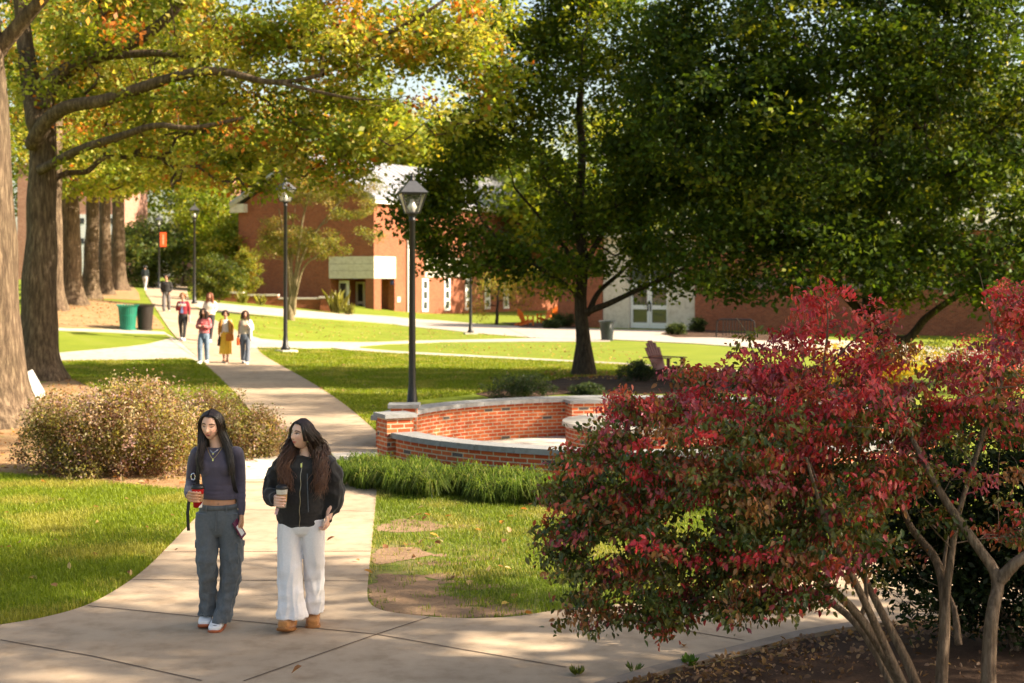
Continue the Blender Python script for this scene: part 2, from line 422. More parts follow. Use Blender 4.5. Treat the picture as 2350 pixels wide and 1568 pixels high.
dirt3 = spline(np.vstack((d := GP([(860, 1262), (900, 1256), (960, 1262), (990, 1275), (930, 1288), (862, 1294)]), d[0])), 40)[:-1]
for d_ in (dirt1, dirt2, dirt3):
    e_ = densify(d_, .03); w = e_ + np.stack([[mnoise.noise(Vector((p[0] * 5, p[1] * 5, q))) * .09 + mnoise.noise(Vector((p[0] * 19, p[1] * 19, q))) * .05 for q in (0, 9)] for p in e_])
    sheet('bare_soil', w, M['soil'], .0085 + .0002 * len(d_) / 60 * (1 if d_ is dirt1 else 2 if d_ is dirt2 else 3))
mring = np.array([(2.05 + 1.25 * math.cos(a) * (1 + .12 * math.sin(3 * a + 1)), 39.6 + 1.9 * math.sin(a)) for a in np.arange(0, 2 * math.pi, .2)])
for q in range(46):
    c_ = np.array((rng.normal() * .55 - 1.0, 12.7 + rng.normal() * 1.5)); r_ = .04 + .10 * rng.random() ** 2
    if c_[0] > -1.2 + .04 * (c_[1] - 11): sheet('bare_soil', [(c_[0] + r_ * 1.5 * math.cos(a) * (1 + .3 * math.sin(2 * a + q)), c_[1] + r_ * math.sin(a) * (1 + .3 * math.sin(3 * a + q))) for a in np.arange(0, 6.2, .35)], M['soil'], .0062 + .00004 * q)
sheet('mulch_ring', mring, M['mulch'], .01)
sheet('court_bed', GP([(1090, 905), (1150, 890), (1300, 868), (1420, 862), (1700, 875), (2100, 880), (2100, 925), (1700, 905), (1300, 905), (1150, 918)]), M['mulch'], .008)
sheet('door_bed', GP([(1150, 741), (1280, 744), (1330, 748), (1330, 755), (1200, 753)]), M['mulch'], .03)
sheet('door_bed', GP([(1515, 767), (1560, 758), (1650, 760), (1800, 772), (1770, 784), (1640, 776), (1550, 776)]), M['mulch'], .034)
# lawn patch sheet right of the bike rack is plain ground; court floor
cf = np.array([(PC[0] + 4.2 * math.cos(a), PC[1] + 4.2 * math.sin(a)) for a in np.arange(0, 2 * math.pi, .1)])
o = sheet('court_floor', cf, M['concrete_pale'], .0)
o.data.materials.append(M['brick'])
for v in o.data.vertices: v.co.z = -.19
liri = np.array([(PC[0] + r * math.cos(a), PC[1] + r * math.sin(a)) for r, a0, a1 in ((4.45, R(212), R(300)), (5.75, R(300), R(212))) for a in np.linspace(a0, a1, 24)])
sheet('border_bed', liri, M['mulch'], .009)

# ------------------------------------------------------------------ world, sun, camera
w = bpy.data.worlds.new('World'); sc.world = w; w.use_nodes = True
nt = w.node_tree; bg = nt.nodes['Background']
sky = nt.nodes.new('ShaderNodeTexSky'); sky.sky_type = 'NISHITA'; sky.sun_disc = False
sky.sun_elevation = SUN_EL; sky.sun_rotation = R(90) - SUN_AZ; sky.air_density = 1.0; sky.dust_density = 2.5; sky.ozone_density = 1.0
nt.links.new(mixc(nt, 1, sky.outputs[0], (1.12, 1.0, .84), 'MULTIPLY'), bg.inputs[0]); bg.inputs[1].default_value = .096
L = bpy.data.lights.new('sun', 'SUN'); L.energy = 5.0; L.angle = R(.6); L.color = (1, .86, .66)
so = bpy.data.objects.new('sun', L); COL.objects.link(so)
sd = Vector((math.cos(SUN_EL) * math.cos(SUN_AZ), math.cos(SUN_EL) * math.sin(SUN_AZ), math.sin(SUN_EL)))
so.rotation_euler = (-sd).to_track_quat('-Z', 'Y').to_euler(); so.location = (30, 0, 30)
cd = bpy.data.cameras.new('camera'); cam = bpy.data.objects.new('camera', cd); COL.objects.link(cam)
cam.location = (0, 0, CAMH); cam.rotation_euler = (R(90), 0, 0)
cd.sensor_width = 36; cd.lens = 36 * FPX / 2350; cd.shift_y = -(784 - HOR) / 2350
cd.clip_start = .1; cd.clip_end = 3000
cd.dof.use_dof = True; cd.dof.focus_distance = 10.9; cd.dof.aperture_fstop = 2.8
sc.camera = cam
sc.view_settings.view_transform = 'Standard'; sc.view_settings.look = 'None'; sc.view_settings.exposure = 1.72; sc.view_settings.gamma = 1
cy = sc.cycles
cy.use_denoising = True; cy.max_bounces = 7; cy.diffuse_bounces = 4; cy.glossy_bounces = 3; cy.transmission_bounces = 5; cy.transparent_max_bounces = 6
cy.sample_clamp_indirect = 6; cy.caustics_reflective = False; cy.caustics_refractive = False
def unit(v): return v / (np.linalg.norm(v, axis=-1, keepdims=True) + 1e-9)
# ================================================================== PEOPLE
def sphere_mb(mb, c, r, n=14, m=9):
    c = np.array(c, float); r = np.array(r if not np.isscalar(r) else (r, r, r), float); rs = []
    for i in range(1, m):
        t = math.pi * i / m; a = np.arange(n) * 2 * np.pi / n
        rs.append(np.stack((c[0] + r[0] * math.sin(t) * np.cos(a), c[1] + r[1] * math.sin(t) * np.sin(a), np.full(n, c[2] - r[2] * math.cos(t))), 1))
    return mb.rings(rs)
def loft(mb, st, n=22):
    rs = []
    for x, y, z, rx, ry in st:
        a = np.arange(n) * 2 * np.pi / n
        rs.append(np.stack((x + rx * np.cos(a), y + ry * np.sin(a), np.full(n, z)), 1))
    return mb.rings(rs)
def limb(mb, P, n=12, k=3):
    """tapered limb through (x,y,z,r) points with round ends"""
    P = np.array(P, float); m = (len(P) - 1) * k + 1; Q = spline(P, m) if len(P) > 2 else np.array([P[0] + (P[1] - P[0]) * t for t in np.linspace(0, 1, 4)])
    d0 = unit(Q[0, :3] - Q[1, :3]); d1 = unit(Q[-1, :3] - Q[-2, :3])
    a = np.array([[*(Q[0, :3] + d0 * Q[0, 3] * f), Q[0, 3] * g] for f, g in ((.95, .25), (.6, .8))]); b = np.array([[*(Q[-1, :3] + d1 * Q[-1, 3] * f), Q[-1, 3] * g] for f, g in ((.6, .8), (.95, .25))])
    Q = np.vstack((a, Q, b)); return mb.tube(Q[:, :3], Q[:, 3], n)
def fuse(name, mb, vox, smooth=3, fac=.5):
    me = mb.build(name, None, uv=False, raw=True); o = bpy.data.objects.new(name, me); COL.objects.link(o)
    m = o.modifiers.new('r', 'REMESH'); m.mode = 'VOXEL'; m.voxel_size = vox; m.use_smooth_shade = True
    if smooth: s = o.modifiers.new('s', 'SMOOTH'); s.factor = fac; s.iterations = smooth
    dg = bpy.context.evaluated_depsgraph_get(); r = bpy.data.meshes.new_from_object(o.evaluated_get(dg))
    bpy.data.objects.remove(o); bpy.data.meshes.remove(me); r.name = name
    r.polygons.foreach_set('use_smooth', np.ones(len(r.polygons), bool)); return r
def vco(me): V = np.empty(len(me.vertices) * 3, np.float32); me.vertices.foreach_get('co', V); return V.reshape(-1, 3).astype(float)
def vset(me, V): me.vertices.foreach_set('co', V.astype(np.float32).ravel()); me.update()
def vno(me): V = np.empty(len(me.vertices) * 3, np.float32); me.vertex_normals.foreach_get('vector', V); return V.reshape(-1, 3).astype(float)
def folds(me, amp, sc3=(14, 14, 4), seed=0, amp2=0, sc2=(5, 5, 12), w=None, clear=None):
    V = vco(me); Nn = vno(me); S = np.array(sc3); S2 = np.array(sc2)
    h = np.array([(.20 - abs(mnoise.noise(Vector(v * S + seed)))) for v in V]) * amp
    if amp2: h += np.array([mnoise.noise(Vector(v * S2 + seed + 9)) for v in V]) * amp2
    if w is not None: h = h * w(V)
    vset(me, V + Nn * h[:, None]); return me
def setcol(me, C):
    a = me.color_attributes.new('Col', 'FLOAT_COLOR', 'POINT'); c4 = np.ones((len(C), 4), np.float32); c4[:, :3] = C; a.data.foreach_set('color', c4.ravel())
class Head:
    def __init__(s, c, yaw=0, pitch=0, roll=0, k=1.0, wide=1.0):
        s.c = np.array(c, float); s.k = k; s.w = wide
        s.M = np.array((Matrix.Rotation(yaw, 3, 'Z') @ Matrix.Rotation(pitch, 3, 'X') @ Matrix.Rotation(roll, 3, 'Y')))
    def out(s, P): return s.c + (np.asarray(P, float) * s.k) @ s.M.T
    def inn(s, V): return ((V - s.c) @ s.M) / s.k
    def add(s, mb, ears=True):
        n, m = 44, 34; rs = []
        for i in range(1, m):
            t = math.pi * i / m; uz = -math.cos(t); sr = math.sin(t); a = np.arange(n) * 2 * np.pi / n
            ux, uy = sr * np.cos(a), sr * np.sin(a); z = np.full(n, uz * .113)
            low = sstep(.05, 1, -uz); x = ux * .075 * s.w * (1 - .30 * low); y = uy * .094
            fr = uy < 0; y = np.where(fr, y * (.95 - .04 * low) - .012 * low * (-uy), y * (1 - .35 * low))
            f = np.clip(-uy * 1.6, 0, 1)
            g = lambda cx, cz, sx, sz: np.exp(-(((np.abs(x) - cx) / sx) ** 2 + ((z - cz) / sz) ** 2)) * f
            y = y - .021 * g(0, -.026, .011, .014) - .009 * g(0, -.004, .008, .024) + .0085 * g(.031, .012, .015, .010) - .006 * g(0, -.060, .020, .008) - .009 * g(0, -.096, .019, .014) - .003 * g(.03, .030, .02, .008) - .005 * g(.036, -.026, .016, .018) + .004 * g(0, -.074, .02, .006)
            rs.append(s.out(np.stack((x, y, z), 1)))
        mb.rings(rs)
        if ears:
            for q in (-1, 1): sphere_mb(mb, s.out((q * .076, .008, -.006)), (.010, .017, .028), 8, 6)
    def paint(s, V, C, lip=(.52, .12, .12), brow=(.045, .025, .015), eyes='down', blush=(.62, .27, .20)):
        L = s.inn(V); x, y, z = L.T; fr = (y < -.035) & (np.abs(z) < .12)
        def blend(m, col):
            m = (m * fr)[:, None]; C[:] = C * (1 - m) + np.array(col) * m
        ax = np.abs(x)
        blend(.45 * np.exp(-(((ax - .042) / .018) ** 2 + ((z + .028) / .018) ** 2)), blush)
        blend(np.clip(1.5 - np.hypot(x / .023, (z + .061 - .007 * (ax / .022) ** 2) / .0095) * 1.05, 0, 1), lip)
        blend(np.clip(1.4 - np.hypot(x / .020, (z + .0605 - .006 * (ax / .022) ** 2) / .0016), 0, 1) * .7, (.16, .04, .04))
        bz = .031 - .010 * ((ax - .028) / .022) ** 2
        blend(np.clip(1.6 - np.abs(z - bz) / .0040, 0, 1) * ((ax > .012) & (ax < .052)), brow)
        if eyes == 'down':
            blend(np.clip(1.5 - np.hypot((ax - .031) / .0145, (z - .006 + .004 * ((ax - .031) / .014) ** 2 * -1) / .0044), 0, 1), (.03, .018, .014))
            blend(.35 * np.exp(-(((ax - .031) / .014) ** 2 + ((z - .013) / .006) ** 2)), (.36, .18, .13))
        else:
            blend(np.clip(1.4 - np.hypot((ax - .031) / .0135, (z - .010) / .0062), 0, 1), (.62, .56, .52))
            blend(np.clip(1.5 - np.hypot((x - np.sign(x) * .031 + s.k * .003 * eyes) / .0066, (z - .010) / .0064), 0, 1), (.035, .022, .012))
            blend(np.clip(1.4 - np.abs(z - .0165 + .006 * ((ax - .031) / .0145) ** 2) / .0036, 0, 1) * (np.abs(ax - .031) < .0175), (.03, .018, .014))
        blend(.45 * np.exp(-(((ax - .009) / .004) ** 2 + ((z + .036) / .003) ** 2)), (.2, .07, .05))
def wrap_hand(mb, c, r, wrist, side=-1, zs=(.033, .011, -.011, -.031), up=0.0):
    """hand round an upright cup at c: palm on the side, fingers round the front, thumb behind"""
    c = np.array(c, float); wrist = np.array(wrist, float); R_ = r + .007
    def pt(deg, z, rr=R_): a = R(deg); return c + np.array((-side * -1 * abs(math.cos(a)) * rr if False else side * math.cos(a) * rr, -math.sin(a) * rr, z))
    for i, z in enumerate(zs):
        k0 = pt(8, z, R_ + .006); limb(mb, [(*wrist, .015), (*((wrist + k0) / 2 + np.array((0, 0, z * .4))), .015), (*k0, .0115)], 8, 2)
        e = (128, 138, 132, 118)[i]
        limb(mb, [(*k0, .0112), (*pt(50, z, R_ + .007), .0098), (*pt(95, z - .002, R_ + .003), .0090), (*pt(e, z - .004, R_), .0076)], 8, 3)
    limb(mb, [(*wrist, .016), (*pt(-25, .030, R_ + .010), .0135), (*pt(-60, .042, R_ + .004), .0105), (*pt(-95, .045, R_), .0085)], 8, 3)
def hang_hand(mb, wrist, fwd=(0, -1, 0), side=1, curl=.5, k=1.0, down=(0, 0, -1)):
    """relaxed hand hanging from the wrist; fingers curl towards fwd-inside"""
    w = np.array(wrist, float); dn = unit(np.array(down, float)); f = np.array(fwd, float); inn = np.array((-side, 0, 0.)) # palm faces the thigh
    L = (.034, .038, .035, .028)
    for i in range(4):
        o = f * (.027 - .018 * i) * k; kn = w + dn * (.085 - .006 * abs(i - 1)) * k + o
        limb(mb, [(*w + o * .5, .0145 * k), (*(w + dn * .045 * k + o * .85), .0145 * k), (*kn, .0115 * k)], 8, 2)
        l = L[i] * k; c1, c2 = curl * .7, curl * 1.5
        p1 = kn + (dn * math.cos(c1) + inn * math.sin(c1)) * l; p2 = p1 + (dn * math.cos(c2) + inn * math.sin(c2)) * l * .75; p3 = p2 + (dn * math.cos(c2 + curl * .5) + inn * math.sin(c2 + curl * .5)) * l * .5
        limb(mb, [(*kn, .0110 * k), (*p1, .0098 * k), (*p2, .0088 * k), (*p3, .0074 * k)], 8, 2)
    t0 = w + dn * .03 * k + f * .024 * k; limb(mb, [(*t0, .0145 * k), (*(t0 + (dn * .03 + f * .022 + inn * .008) * k), .0115 * k), (*(t0 + (dn * .058 + f * .024 + inn * .016) * k), .0088 * k)], 8, 2)
def strands(name, ctrl, n, r, seed, mat, parent, wave=0.0, wl=.16, jit=.012, m=16, taper=.35, cols=((.020, .011, .008), (.035, .018, .012), (.012, .007, .005)), tipcol=None, lay=.02, cap=None):
    """hair: ctrl = list of key curves (front..back) for one side; strands run between neighbouring keys"""
    rg = np.random.default_rng(seed); Vs, Fs, Cs, o = [], [], [], 0
    for side_keys in ctrl:
        K = np.array(side_keys, float); nk = len(K)
        for q in range(n // len(ctrl)):
            v = rg.random() * (nk - 1); i = min(int(v), nk - 2); f = v - i; P = K[i] * (1 - f) + K[i + 1] * f
            Q = spline(P, m); t = np.linspace(0, 1, m)
            off = rg.normal(size=3) * jit; Q = Q + off * sstep(.05, .5, t)[:, None] * (1 + t[:, None] * 1.2)
            if wave:
                ph = int(v * 5) * 1.7 + rg.integers(0, 2) * .8 + rg.normal() * .25; s = np.concatenate(([0], np.cumsum(np.linalg.norm(np.diff(Q, axis=0), axis=1))))
                env = sstep(.30, .65, t) * wave
                Q = Q + np.stack((np.sin(s / wl * 6.28 + ph), np.cos(s / wl * 6.28 + ph) * .8, np.zeros(m)), 1) * env[:, None]
            cut = rg.uniform(.86, 1.0); Q = spline(Q, m * 3)[:int(m * 3 * cut)][::3]
            k = len(Q); tt = np.linspace(0, 1, k); rr = r * rg.uniform(.6, 1.3) * (1 - (1 - taper) * sstep(.6, 1, tt)) * (.6 + .4 * sstep(0, .12, tt))
            V, F = tube_np(Q, rr, 5); Vs.append(V); Fs.append(F + o); o += len(V)
            c = np.array(cols[rg.integers(len(cols))]) * rg.uniform(.7, 1.35); cc = np.repeat(c[None], k, 0)
            if tipcol is not None: g = sstep(.45, 1, tt)[:, None] * rg.uniform(.2, 1); cc = cc * (1 - g) + np.array(tipcol) * g
            Cs.append(np.repeat(cc, 5, 0))
    V, F, Cc = np.vstack(Vs), np.vstack(Fs), np.vstack(Cs)
    if cap is not None:
        cm = me_arr_tri(cap); V = np.vstack((V, cm[0])); F = np.vstack((F, cm[1] + o)); Cc = np.vstack((Cc, np.tile(np.array(cols[0]), (len(cm[0]), 1))))
    return link(name, mesh_np(name, V, F, True, np.clip(Cc, 0, 1)), mat, parent)
def me_arr_tri(mb):
    V = np.array(mb.v); F = []
    for f in mb.f:
        if len(f) == 4: F.append(f)
        else:
            for k in range(1, len(f) - 1): F.append((f[0], f[k], f[k + 1], f[k + 1]))
    return V, np.array([q for q in F if len(set(q)) == 4])
def skullcap(H, sc_=1.07, zmin=-.02, face=True):
    """scalp shell just over the skull, open at the face"""
    mb = MB(); n, m = 30, 16; rs = []
    for i in range(m + 1):
        t = math.pi * (.02 + .62 * i / m); uz = math.cos(t); sr = math.sin(t); a = np.arange(n) * 2 * np.pi / n
        ux, uy = sr * np.cos(a), sr * np.sin(a)
        x, y, z = ux * .079 * sc_ * H.w, uy * .099 * sc_, uz * .117 * sc_
        lim = .045 + .03 * np.clip(np.abs(ux) * 0, 0, 1)
        fr = np.clip((-uy - .35) / .3, 0, 1) * (1 if face else 0)
        zc = -.06 * (1 - fr) + fr * .080
        z2 = np.maximum(z, zc); fac = np.sqrt(1 - np.clip(zc / (.117 * sc_), -.99, .99) ** 2); hit = (fr > 0) & (z < zc); y = np.where(hit, np.sin(a) * .099 * sc_ * fac, y); x = np.where(hit, np.cos(a) * .079 * sc_ * H.w * fac, x)
        rs.append(H.out(np.stack((x, y, z2), 1)))
    return mb.rings(rs, 0, False)
def sk_(H, x, y, z, k=1.07):
    d = np.array((x, y, z), float); d /= np.linalg.norm(d)
    return H.out(d * np.array((.079 * H.w, .098, .117)) * k)
def scalp4(H, s, v):
    return [sk_(H, s * .03, -.60 + 1.3 * v, .80), sk_(H, s * .58, -.52 + 1.25 * v, .62), sk_(H, s * .90, -.40 + 1.05 * v, .22), sk_(H, s * .94, -.24 + .88 * v, -.36, 1.08)]
M['skin'] = mat_vcol('skin', .48, .35, .12)
M['hair'] = mat_vcol('hair', .34, .5)
def shoe(mb, mbs, x, y, z, L, w, rz, pitch=0, h=.085):
    """upper and sole of a chunky trainer, toe towards -y"""
    Mx = Matrix.Translation((x, y, z)) @ Matrix.Rotation(rz, 4, 'Z') @ Matrix.Rotation(pitch, 4, 'X')
    def ring(yy, hw, z0, z1, n=16):
        a = np.arange(n) * 2 * np.pi / n; c, s = np.cos(a), np.sin(a)
        return [tuple(Mx @ Vector((hw * np.sign(q) * abs(q) ** .6, yy, z0 + (z1 - z0) * (.5 + .5 * np.sign(p) * abs(p) ** .7)))) for q, p in zip(c, s)]
    U = [(-.50, .28, .05), (-.47, .68, .055), (-.38, .92, .062), (-.2, 1.0, .075), (0, .93, .095), (.15, .82, .115), (.35, .78, .12), (.46, .66, .105), (.49, .4, .07)]
    mb.rings([ring(t * L, w / 2 * q, .022, hh * h / .085) for t, q, hh in U])
    mbs.rings([ring(t * L * 1.03, w / 2 * q * 1.08, .0 + (.012 if t < -.42 else 0), .034) for t, q, hh in U])
def boot(mb, mbs, x, y, z, L, w, rz, pitch=0, H=.20):
    shoe(mb, mbs, x, y, z, L, w, rz, pitch, .12)
    Mx = Matrix.Translation((x, y, z)) @ Matrix.Rotation(rz, 4, 'Z') @ Matrix.Rotation(pitch, 4, 'X')
    rs = []
    for zz, rr in ((.05, .055), (.10, .056), (.15, .055), (H, .058)):
        a = np.arange(16) * 2 * np.pi / 16; rs.append([tuple(Mx @ Vector((rr * .95 * c, .055 + rr * 1.1 * s, zz))) for c, s in zip(np.cos(a), np.sin(a))])
    mb.rings(rs)
def cup(loc, h, r, label, body, sleeve, band=None, tilt=(0, 0)):
    """paper coffee cup; loc = centre of the base"""
    r_ = empty('coffee_cup', loc, label, 'cup'); r_.rotation_euler = (tilt[0], tilt[1], 0)
    hb = h * .86; rb = r * .72
    def rad(z): return rb + (r - rb) * z / hb
    mb = MB(); mb.lathe([(rb * .9, .004), (rb, 0), (rad(hb), hb), (rad(hb) + .002, hb + .003), (rad(hb) - .003, hb)], 28); mb.build('cup_body', body, r_, True)
    mb = MB(); mb.lathe([(rad(hb * .30) + .0015, hb * .30), (rad(hb * .70) + .0015, hb * .70)], 28, cap=False); mb.build('sleeve', sleeve, r_, True)
    mb = MB(); mb.lathe([(r + .004, hb - .006), (r + .005, hb + .006), (r + .001, hb + .010), (r - .001, hb + h * .10), (r - .008, h), (r - .012, h - .006), (.001, h - .006)], 28); mb.build('lid', M['black'], r_, True)
    return r_, rad, hb
def place(root, c):
    pass
def add_mesh(name, me, mat, parent): return link(name, me, mat, parent)

# ------------------------------------------------------------------ woman in the violet top
PA = np.array((-2.283, 10.99, 0.0)); wa = empty('person', PA, 'woman in slate violet crop top and grey cargo trousers holding a red cup, walking', 'person')
HA = Head((-.032, -.035, 1.580), R(-10), R(12), R(4), 1.0, .98)
mb = MB(); HA.add(mb, False)
limb(mb, [(-.026, .005, 1.52, .050), (-.008, .015, 1.44, .049), (0, .02, 1.38, .062)], 16)
loft(mb, [(.02, 0, .80, .120, .085), (.02, 0, .90, .128, .088), (.02, 0, .97, .130, .088), (.018, 0, 1.04, .118, .080), (.012, 0, 1.15, .115, .082), (.004, -.005, 1.27, .130, .095), (0, .01, 1.35, .14, .075), (0, .015, 1.395, .085, .055)])
cupA = np.array((-.088, -.255, 1.062)); wrA = np.array((-.168, -.205, 1.056))
limb(mb, [(-.150, .01, 1.355, .040), (-.187, .03, 1.25, .034), (-.203, .04, 1.13, .029), (-.195, -.09, 1.085, .026), (*wrA, .022)])
wrist = np.array((.198, -.03, .885))
limb(mb, [(.150, .01, 1.355, .040), (.172, .03, 1.25, .034), (.180, .035, 1.12, .029), (.190, .0, 1.0, .025), (*wrist, .021)])
wrap_hand(mb, cupA, .040, wrA, -1)
hang_hand(mb, wrist + np.array((.002, -.004, -.01)), (0, -1, 0), 1, .45)
for sx, P in ((-1, [(-.06, 0, .80, .072), (-.060, -.035, .52, .040), (-.072, .05, .11, .032)]), (1, [(.09, 0, .80, .072), (.116, -.005, .52, .040), (.045, -.03, .09, .032)])): limb(mb, P)
me = fuse('body', mb, .0036, 2, .4); V = vco(me); C = np.tile(np.array((.74, .43, .31)), (len(V), 1))
C[V[:, 2] < 1.1] = (.56, .28, .16); HA.paint(V, C, eyes='down')
nv = np.exp(-((V[:, 0] - .03) ** 2 + (V[:, 2] - .975) ** 2) / .00004) * (V[:, 1] < 0); C = C * (1 - .5 * nv[:, None])
setcol(me, C); link('body', me, M['skin'], wa)
# crop top
mb = MB()
loft(mb, [(.022, 0, 1.005, .137, .094), (.020, 0, 1.05, .131, .090), (.016, 0, 1.12, .124, .090), (.010, 0, 1.19, .128, .096), (.004, -.005, 1.26, .138, .104), (0, .0, 1.32, .150, .094), (0, .008, 1.37, .148, .078), (0, .014, 1.395, .105, .066), (0, .016, 1.402, .068, .058)], 28)
for sx in (-1, 1): sphere_mb(mb, (sx * .066, -.062, 1.252), (.070, .046, .066))
limb(mb, [(-.148, .012, 1.352, .060), (-.178, .025, 1.29, .051), (-.196, .035, 1.20, .046), (-.206, .042, 1.125, .042), (-.199, -.05, 1.092, .038), (-.185, -.14, 1.07, .033), (-.172, -.19, 1.058, .029)])
limb(mb, [(.150, .012, 1.352, .060), (.168, .025, 1.28, .050), (.176, .033, 1.18, .045), (.180, .034, 1.10, .041), (.188, .01, 1.02, .037), (.196, -.018, .93, .031), (.198, -.028, .895, .028)])
me = fuse('crop_top', mb, .006, 9); folds(me, .007, (6, 6, 34), 3, .005, (6, 6, 14), w=lambda V: np.clip((1.24 - V[:, 2]) * 5, .12, 1))
M['violet'] = mat_plain('violet_knit', (.075, .062, .092), .75, var=.06, scale=120, sheen=.3); link('crop_top', me, M['violet'], wa)
# cargo trousers
mb = MB()
loft(mb, [(.020, 0, .962, .140, .098), (.018, 0, .93, .148, .104), (.016, 0, .86, .163, .118), (.016, 0, .79, .166, .116), (.017, 0, .745, .145, .10), (.017, 0, .72, .09, .07)], 28)
slim = lambda st, s: [(x + s * .004 * (z < .7), y * (1 + .3 * (z < .6)), z, rx * (.94 if z < .7 else .97), ry) for x, y, z, rx, ry in st]
loft(mb, slim([(-.072, 0, .90, .088, .100), (-.072, -.008, .80, .096, .108), (-.062, -.03, .66, .092, .102), (-.056, -.05, .53, .085, .094), (-.060, -.02, .40, .074, .090), (-.064, .01, .30, .068, .088), (-.066, .03, .20, .068, .092), (-.074, .04, .118, .076, .102), (-.075, .04, .100, .077, .102)], -1), 24)
loft(mb, slim([(.102, 0, .90, .086, .100), (.104, 0, .80, .092, .108), (.110, .0, .66, .093, .102), (.115, -.01, .53, .090, .096), (.108, -.005, .40, .083, .092), (.092, .0, .30, .075, .090), (.066, -.01, .20, .068, .092), (.044, -.028, .09, .074, .102), (.040, -.03, .066, .075, .104)], 1), 24)
me = fuse('cargo_trousers', mb, .0062, 2); folds(me, .036, (15, 15, 5), 5, .014, (12, 12, 20), w=lambda V: .25 + .75 * sstep(.85, .35, V[:, 2]) if False else (.25 + .75 * sstep(.15, .6, .95 - V[:, 2])))
M['slate'] = mat_plain('slate_cotton', (.095, .108, .122), .8, var=.10, scale=60, bmp=.1, sheen=.2); tr = link('cargo_trousers', me, M['slate'], wa)
def patch(parent, name, c, d, rz, mat, tilt=0, soft=False):
    mb = MB(); Mx = Matrix.Rotation(rz, 4, 'Z') @ Matrix.Rotation(tilt, 4, 'X'); mb.box(c, d, M=Mx)
    return link(name, folds(fuse(name, mb, .005, 4), .008, (14, 14, 8), 4), mat, parent) if soft else mb.build(name, mat, parent)
patch(tr, 'cargo_pocket', (-.139, -.02, .60), (.028, .13, .15), R(12), M['slate'], R(2), True); patch(tr, 'pocket_flap', (-.150, -.022, .66), (.022, .14, .045), R(12), M['slate'], 0, True)
patch(tr, 'cargo_pocket', (.181, -.02, .59), (.028, .13, .15), R(-12), M['slate'], 0, True); patch(tr, 'pocket_flap', (.190, -.022, .655), (.022, .14, .045), R(-12), M['slate'], 0, True)
def band(name, zc, h, c, rx, ry, mat, parent, tilt=0, th=.004):
    mb = MB(); n = 40; a = np.arange(n) * 2 * np.pi / n; rs = []
    for zz, k in ((-h / 2, 0), (-h / 2, th), (h / 2, th), (h / 2, 0)): rs.append(np.stack((c[0] + (rx + k) * np.cos(a), c[1] + (ry + k) * np.sin(a), zc + zz + tilt * np.cos(a)), 1))
    rs.append(rs[0]); return mb.rings(rs, 0, False).build(name, mat, parent, True)
band('waistband', .945, .038, (.019, 0), .1445, .103, M['slate'], tr, .006)
for x in (-.06, .095): patch(tr, 'belt_loop', (x, -.103, .945), (.010, .010, .05), 0, M['slate'])
patch(tr, 'fly_seam', (.02, -.119, .85), (.004, .012, .15), 0, M['slate'], R(-9))
# trainers
M['trainer'] = mat_plain('white_trainer', (.74, .73, .74), .6, var=.05, scale=40); M['gum'] = mat_plain('gum_sole', (.36, .10, .04), .6, var=.1)
for x, y, z, rz, pt in ((-.090, .045, .012, R(4), R(-4)), (.020, -.055, 0, R(-3), 0)):
    u, s = MB(), MB(); shoe(u, s, x, y, z, .26, .105, rz, pt, .088); f = fuse('trainer', u, .005, 2); t = link('trainer', f, M['trainer'], wa); s.build('sole', M['gum'], t, True)
    mb = MB()
    for q in range(4): mb.bar((x - .022, y - .05 + .018 * q, z + .088 + .006 * q), (x + .022, y - .05 + .018 * q, z + .088 + .006 * q), .006, .006)
    mb.tube([(x - .046, y - .02, z + .055), (x - .034, y - .085, z + .062), (x, y - .108, z + .062), (x + .034, y - .085, z + .062), (x + .046, y - .02, z + .055)], .003, 5); mb.build('laces', M['black'], t)
# necklaces
M['gold'] = mat_plain('gold', (.8, .55, .2), .3, 1.0, .05); M['silver'] = mat_plain('silver', (.75, .75, .75), .25, 1.0, .05)
for dz, xx, mt in ((.040, .050, 'silver'), (.085, .062, 'gold')):
    mb = MB(); z0 = 1.412; P = [(-xx - .005, -.045, z0), (-xx * .5 - .003, -.083 - dz * .12, z0 - dz * .6), (-.004, -.094 - dz * .22, z0 - dz), (xx * .5 - .003, -.083 - dz * .12, z0 - dz * .6), (xx - .005, -.045, z0)]
    mb.tube(spline(P, 16), .0016, 5); nk = mb.build('necklace', M[mt], wa); q = MB(); q.box((-.004, -.098 - dz * .22, z0 - dz - .008), (.010, .004, .018 if mt == 'gold' else .010)); q.build('pendant', M['silver'], nk)
# hair: long and straight, parted in the middle
def keysA(s):
    H = HA
    def k(v):
        if s < 0: P4, P5, P6 = (-.108 + .03 * v, -.070 + .15 * v, 1.42), (-.112 + .03 * v, -.105 + .21 * v, 1.32), (-.078 - .02 * v, -.122 + .25 * v, 1.225)
        else: P4, P5, P6 = (.088 - .01 * v, -.066 + .15 * v, 1.42), (.125 - .03 * v, -.105 + .21 * v, 1.29), (.138 - .06 * v, -.118 + .25 * v, 1.185)
        return scalp4(H, s, v) + [P4, P5, P6]
    return [k(v) for v in (0, .12, .3, .55, .8, 1.0)]
strands('hair', [keysA(-1), keysA(1)], 2600, .0022, 11, M['hair'], wa, jit=.006, m=24, lay=0, cap=skullcap(HA, 1.0))
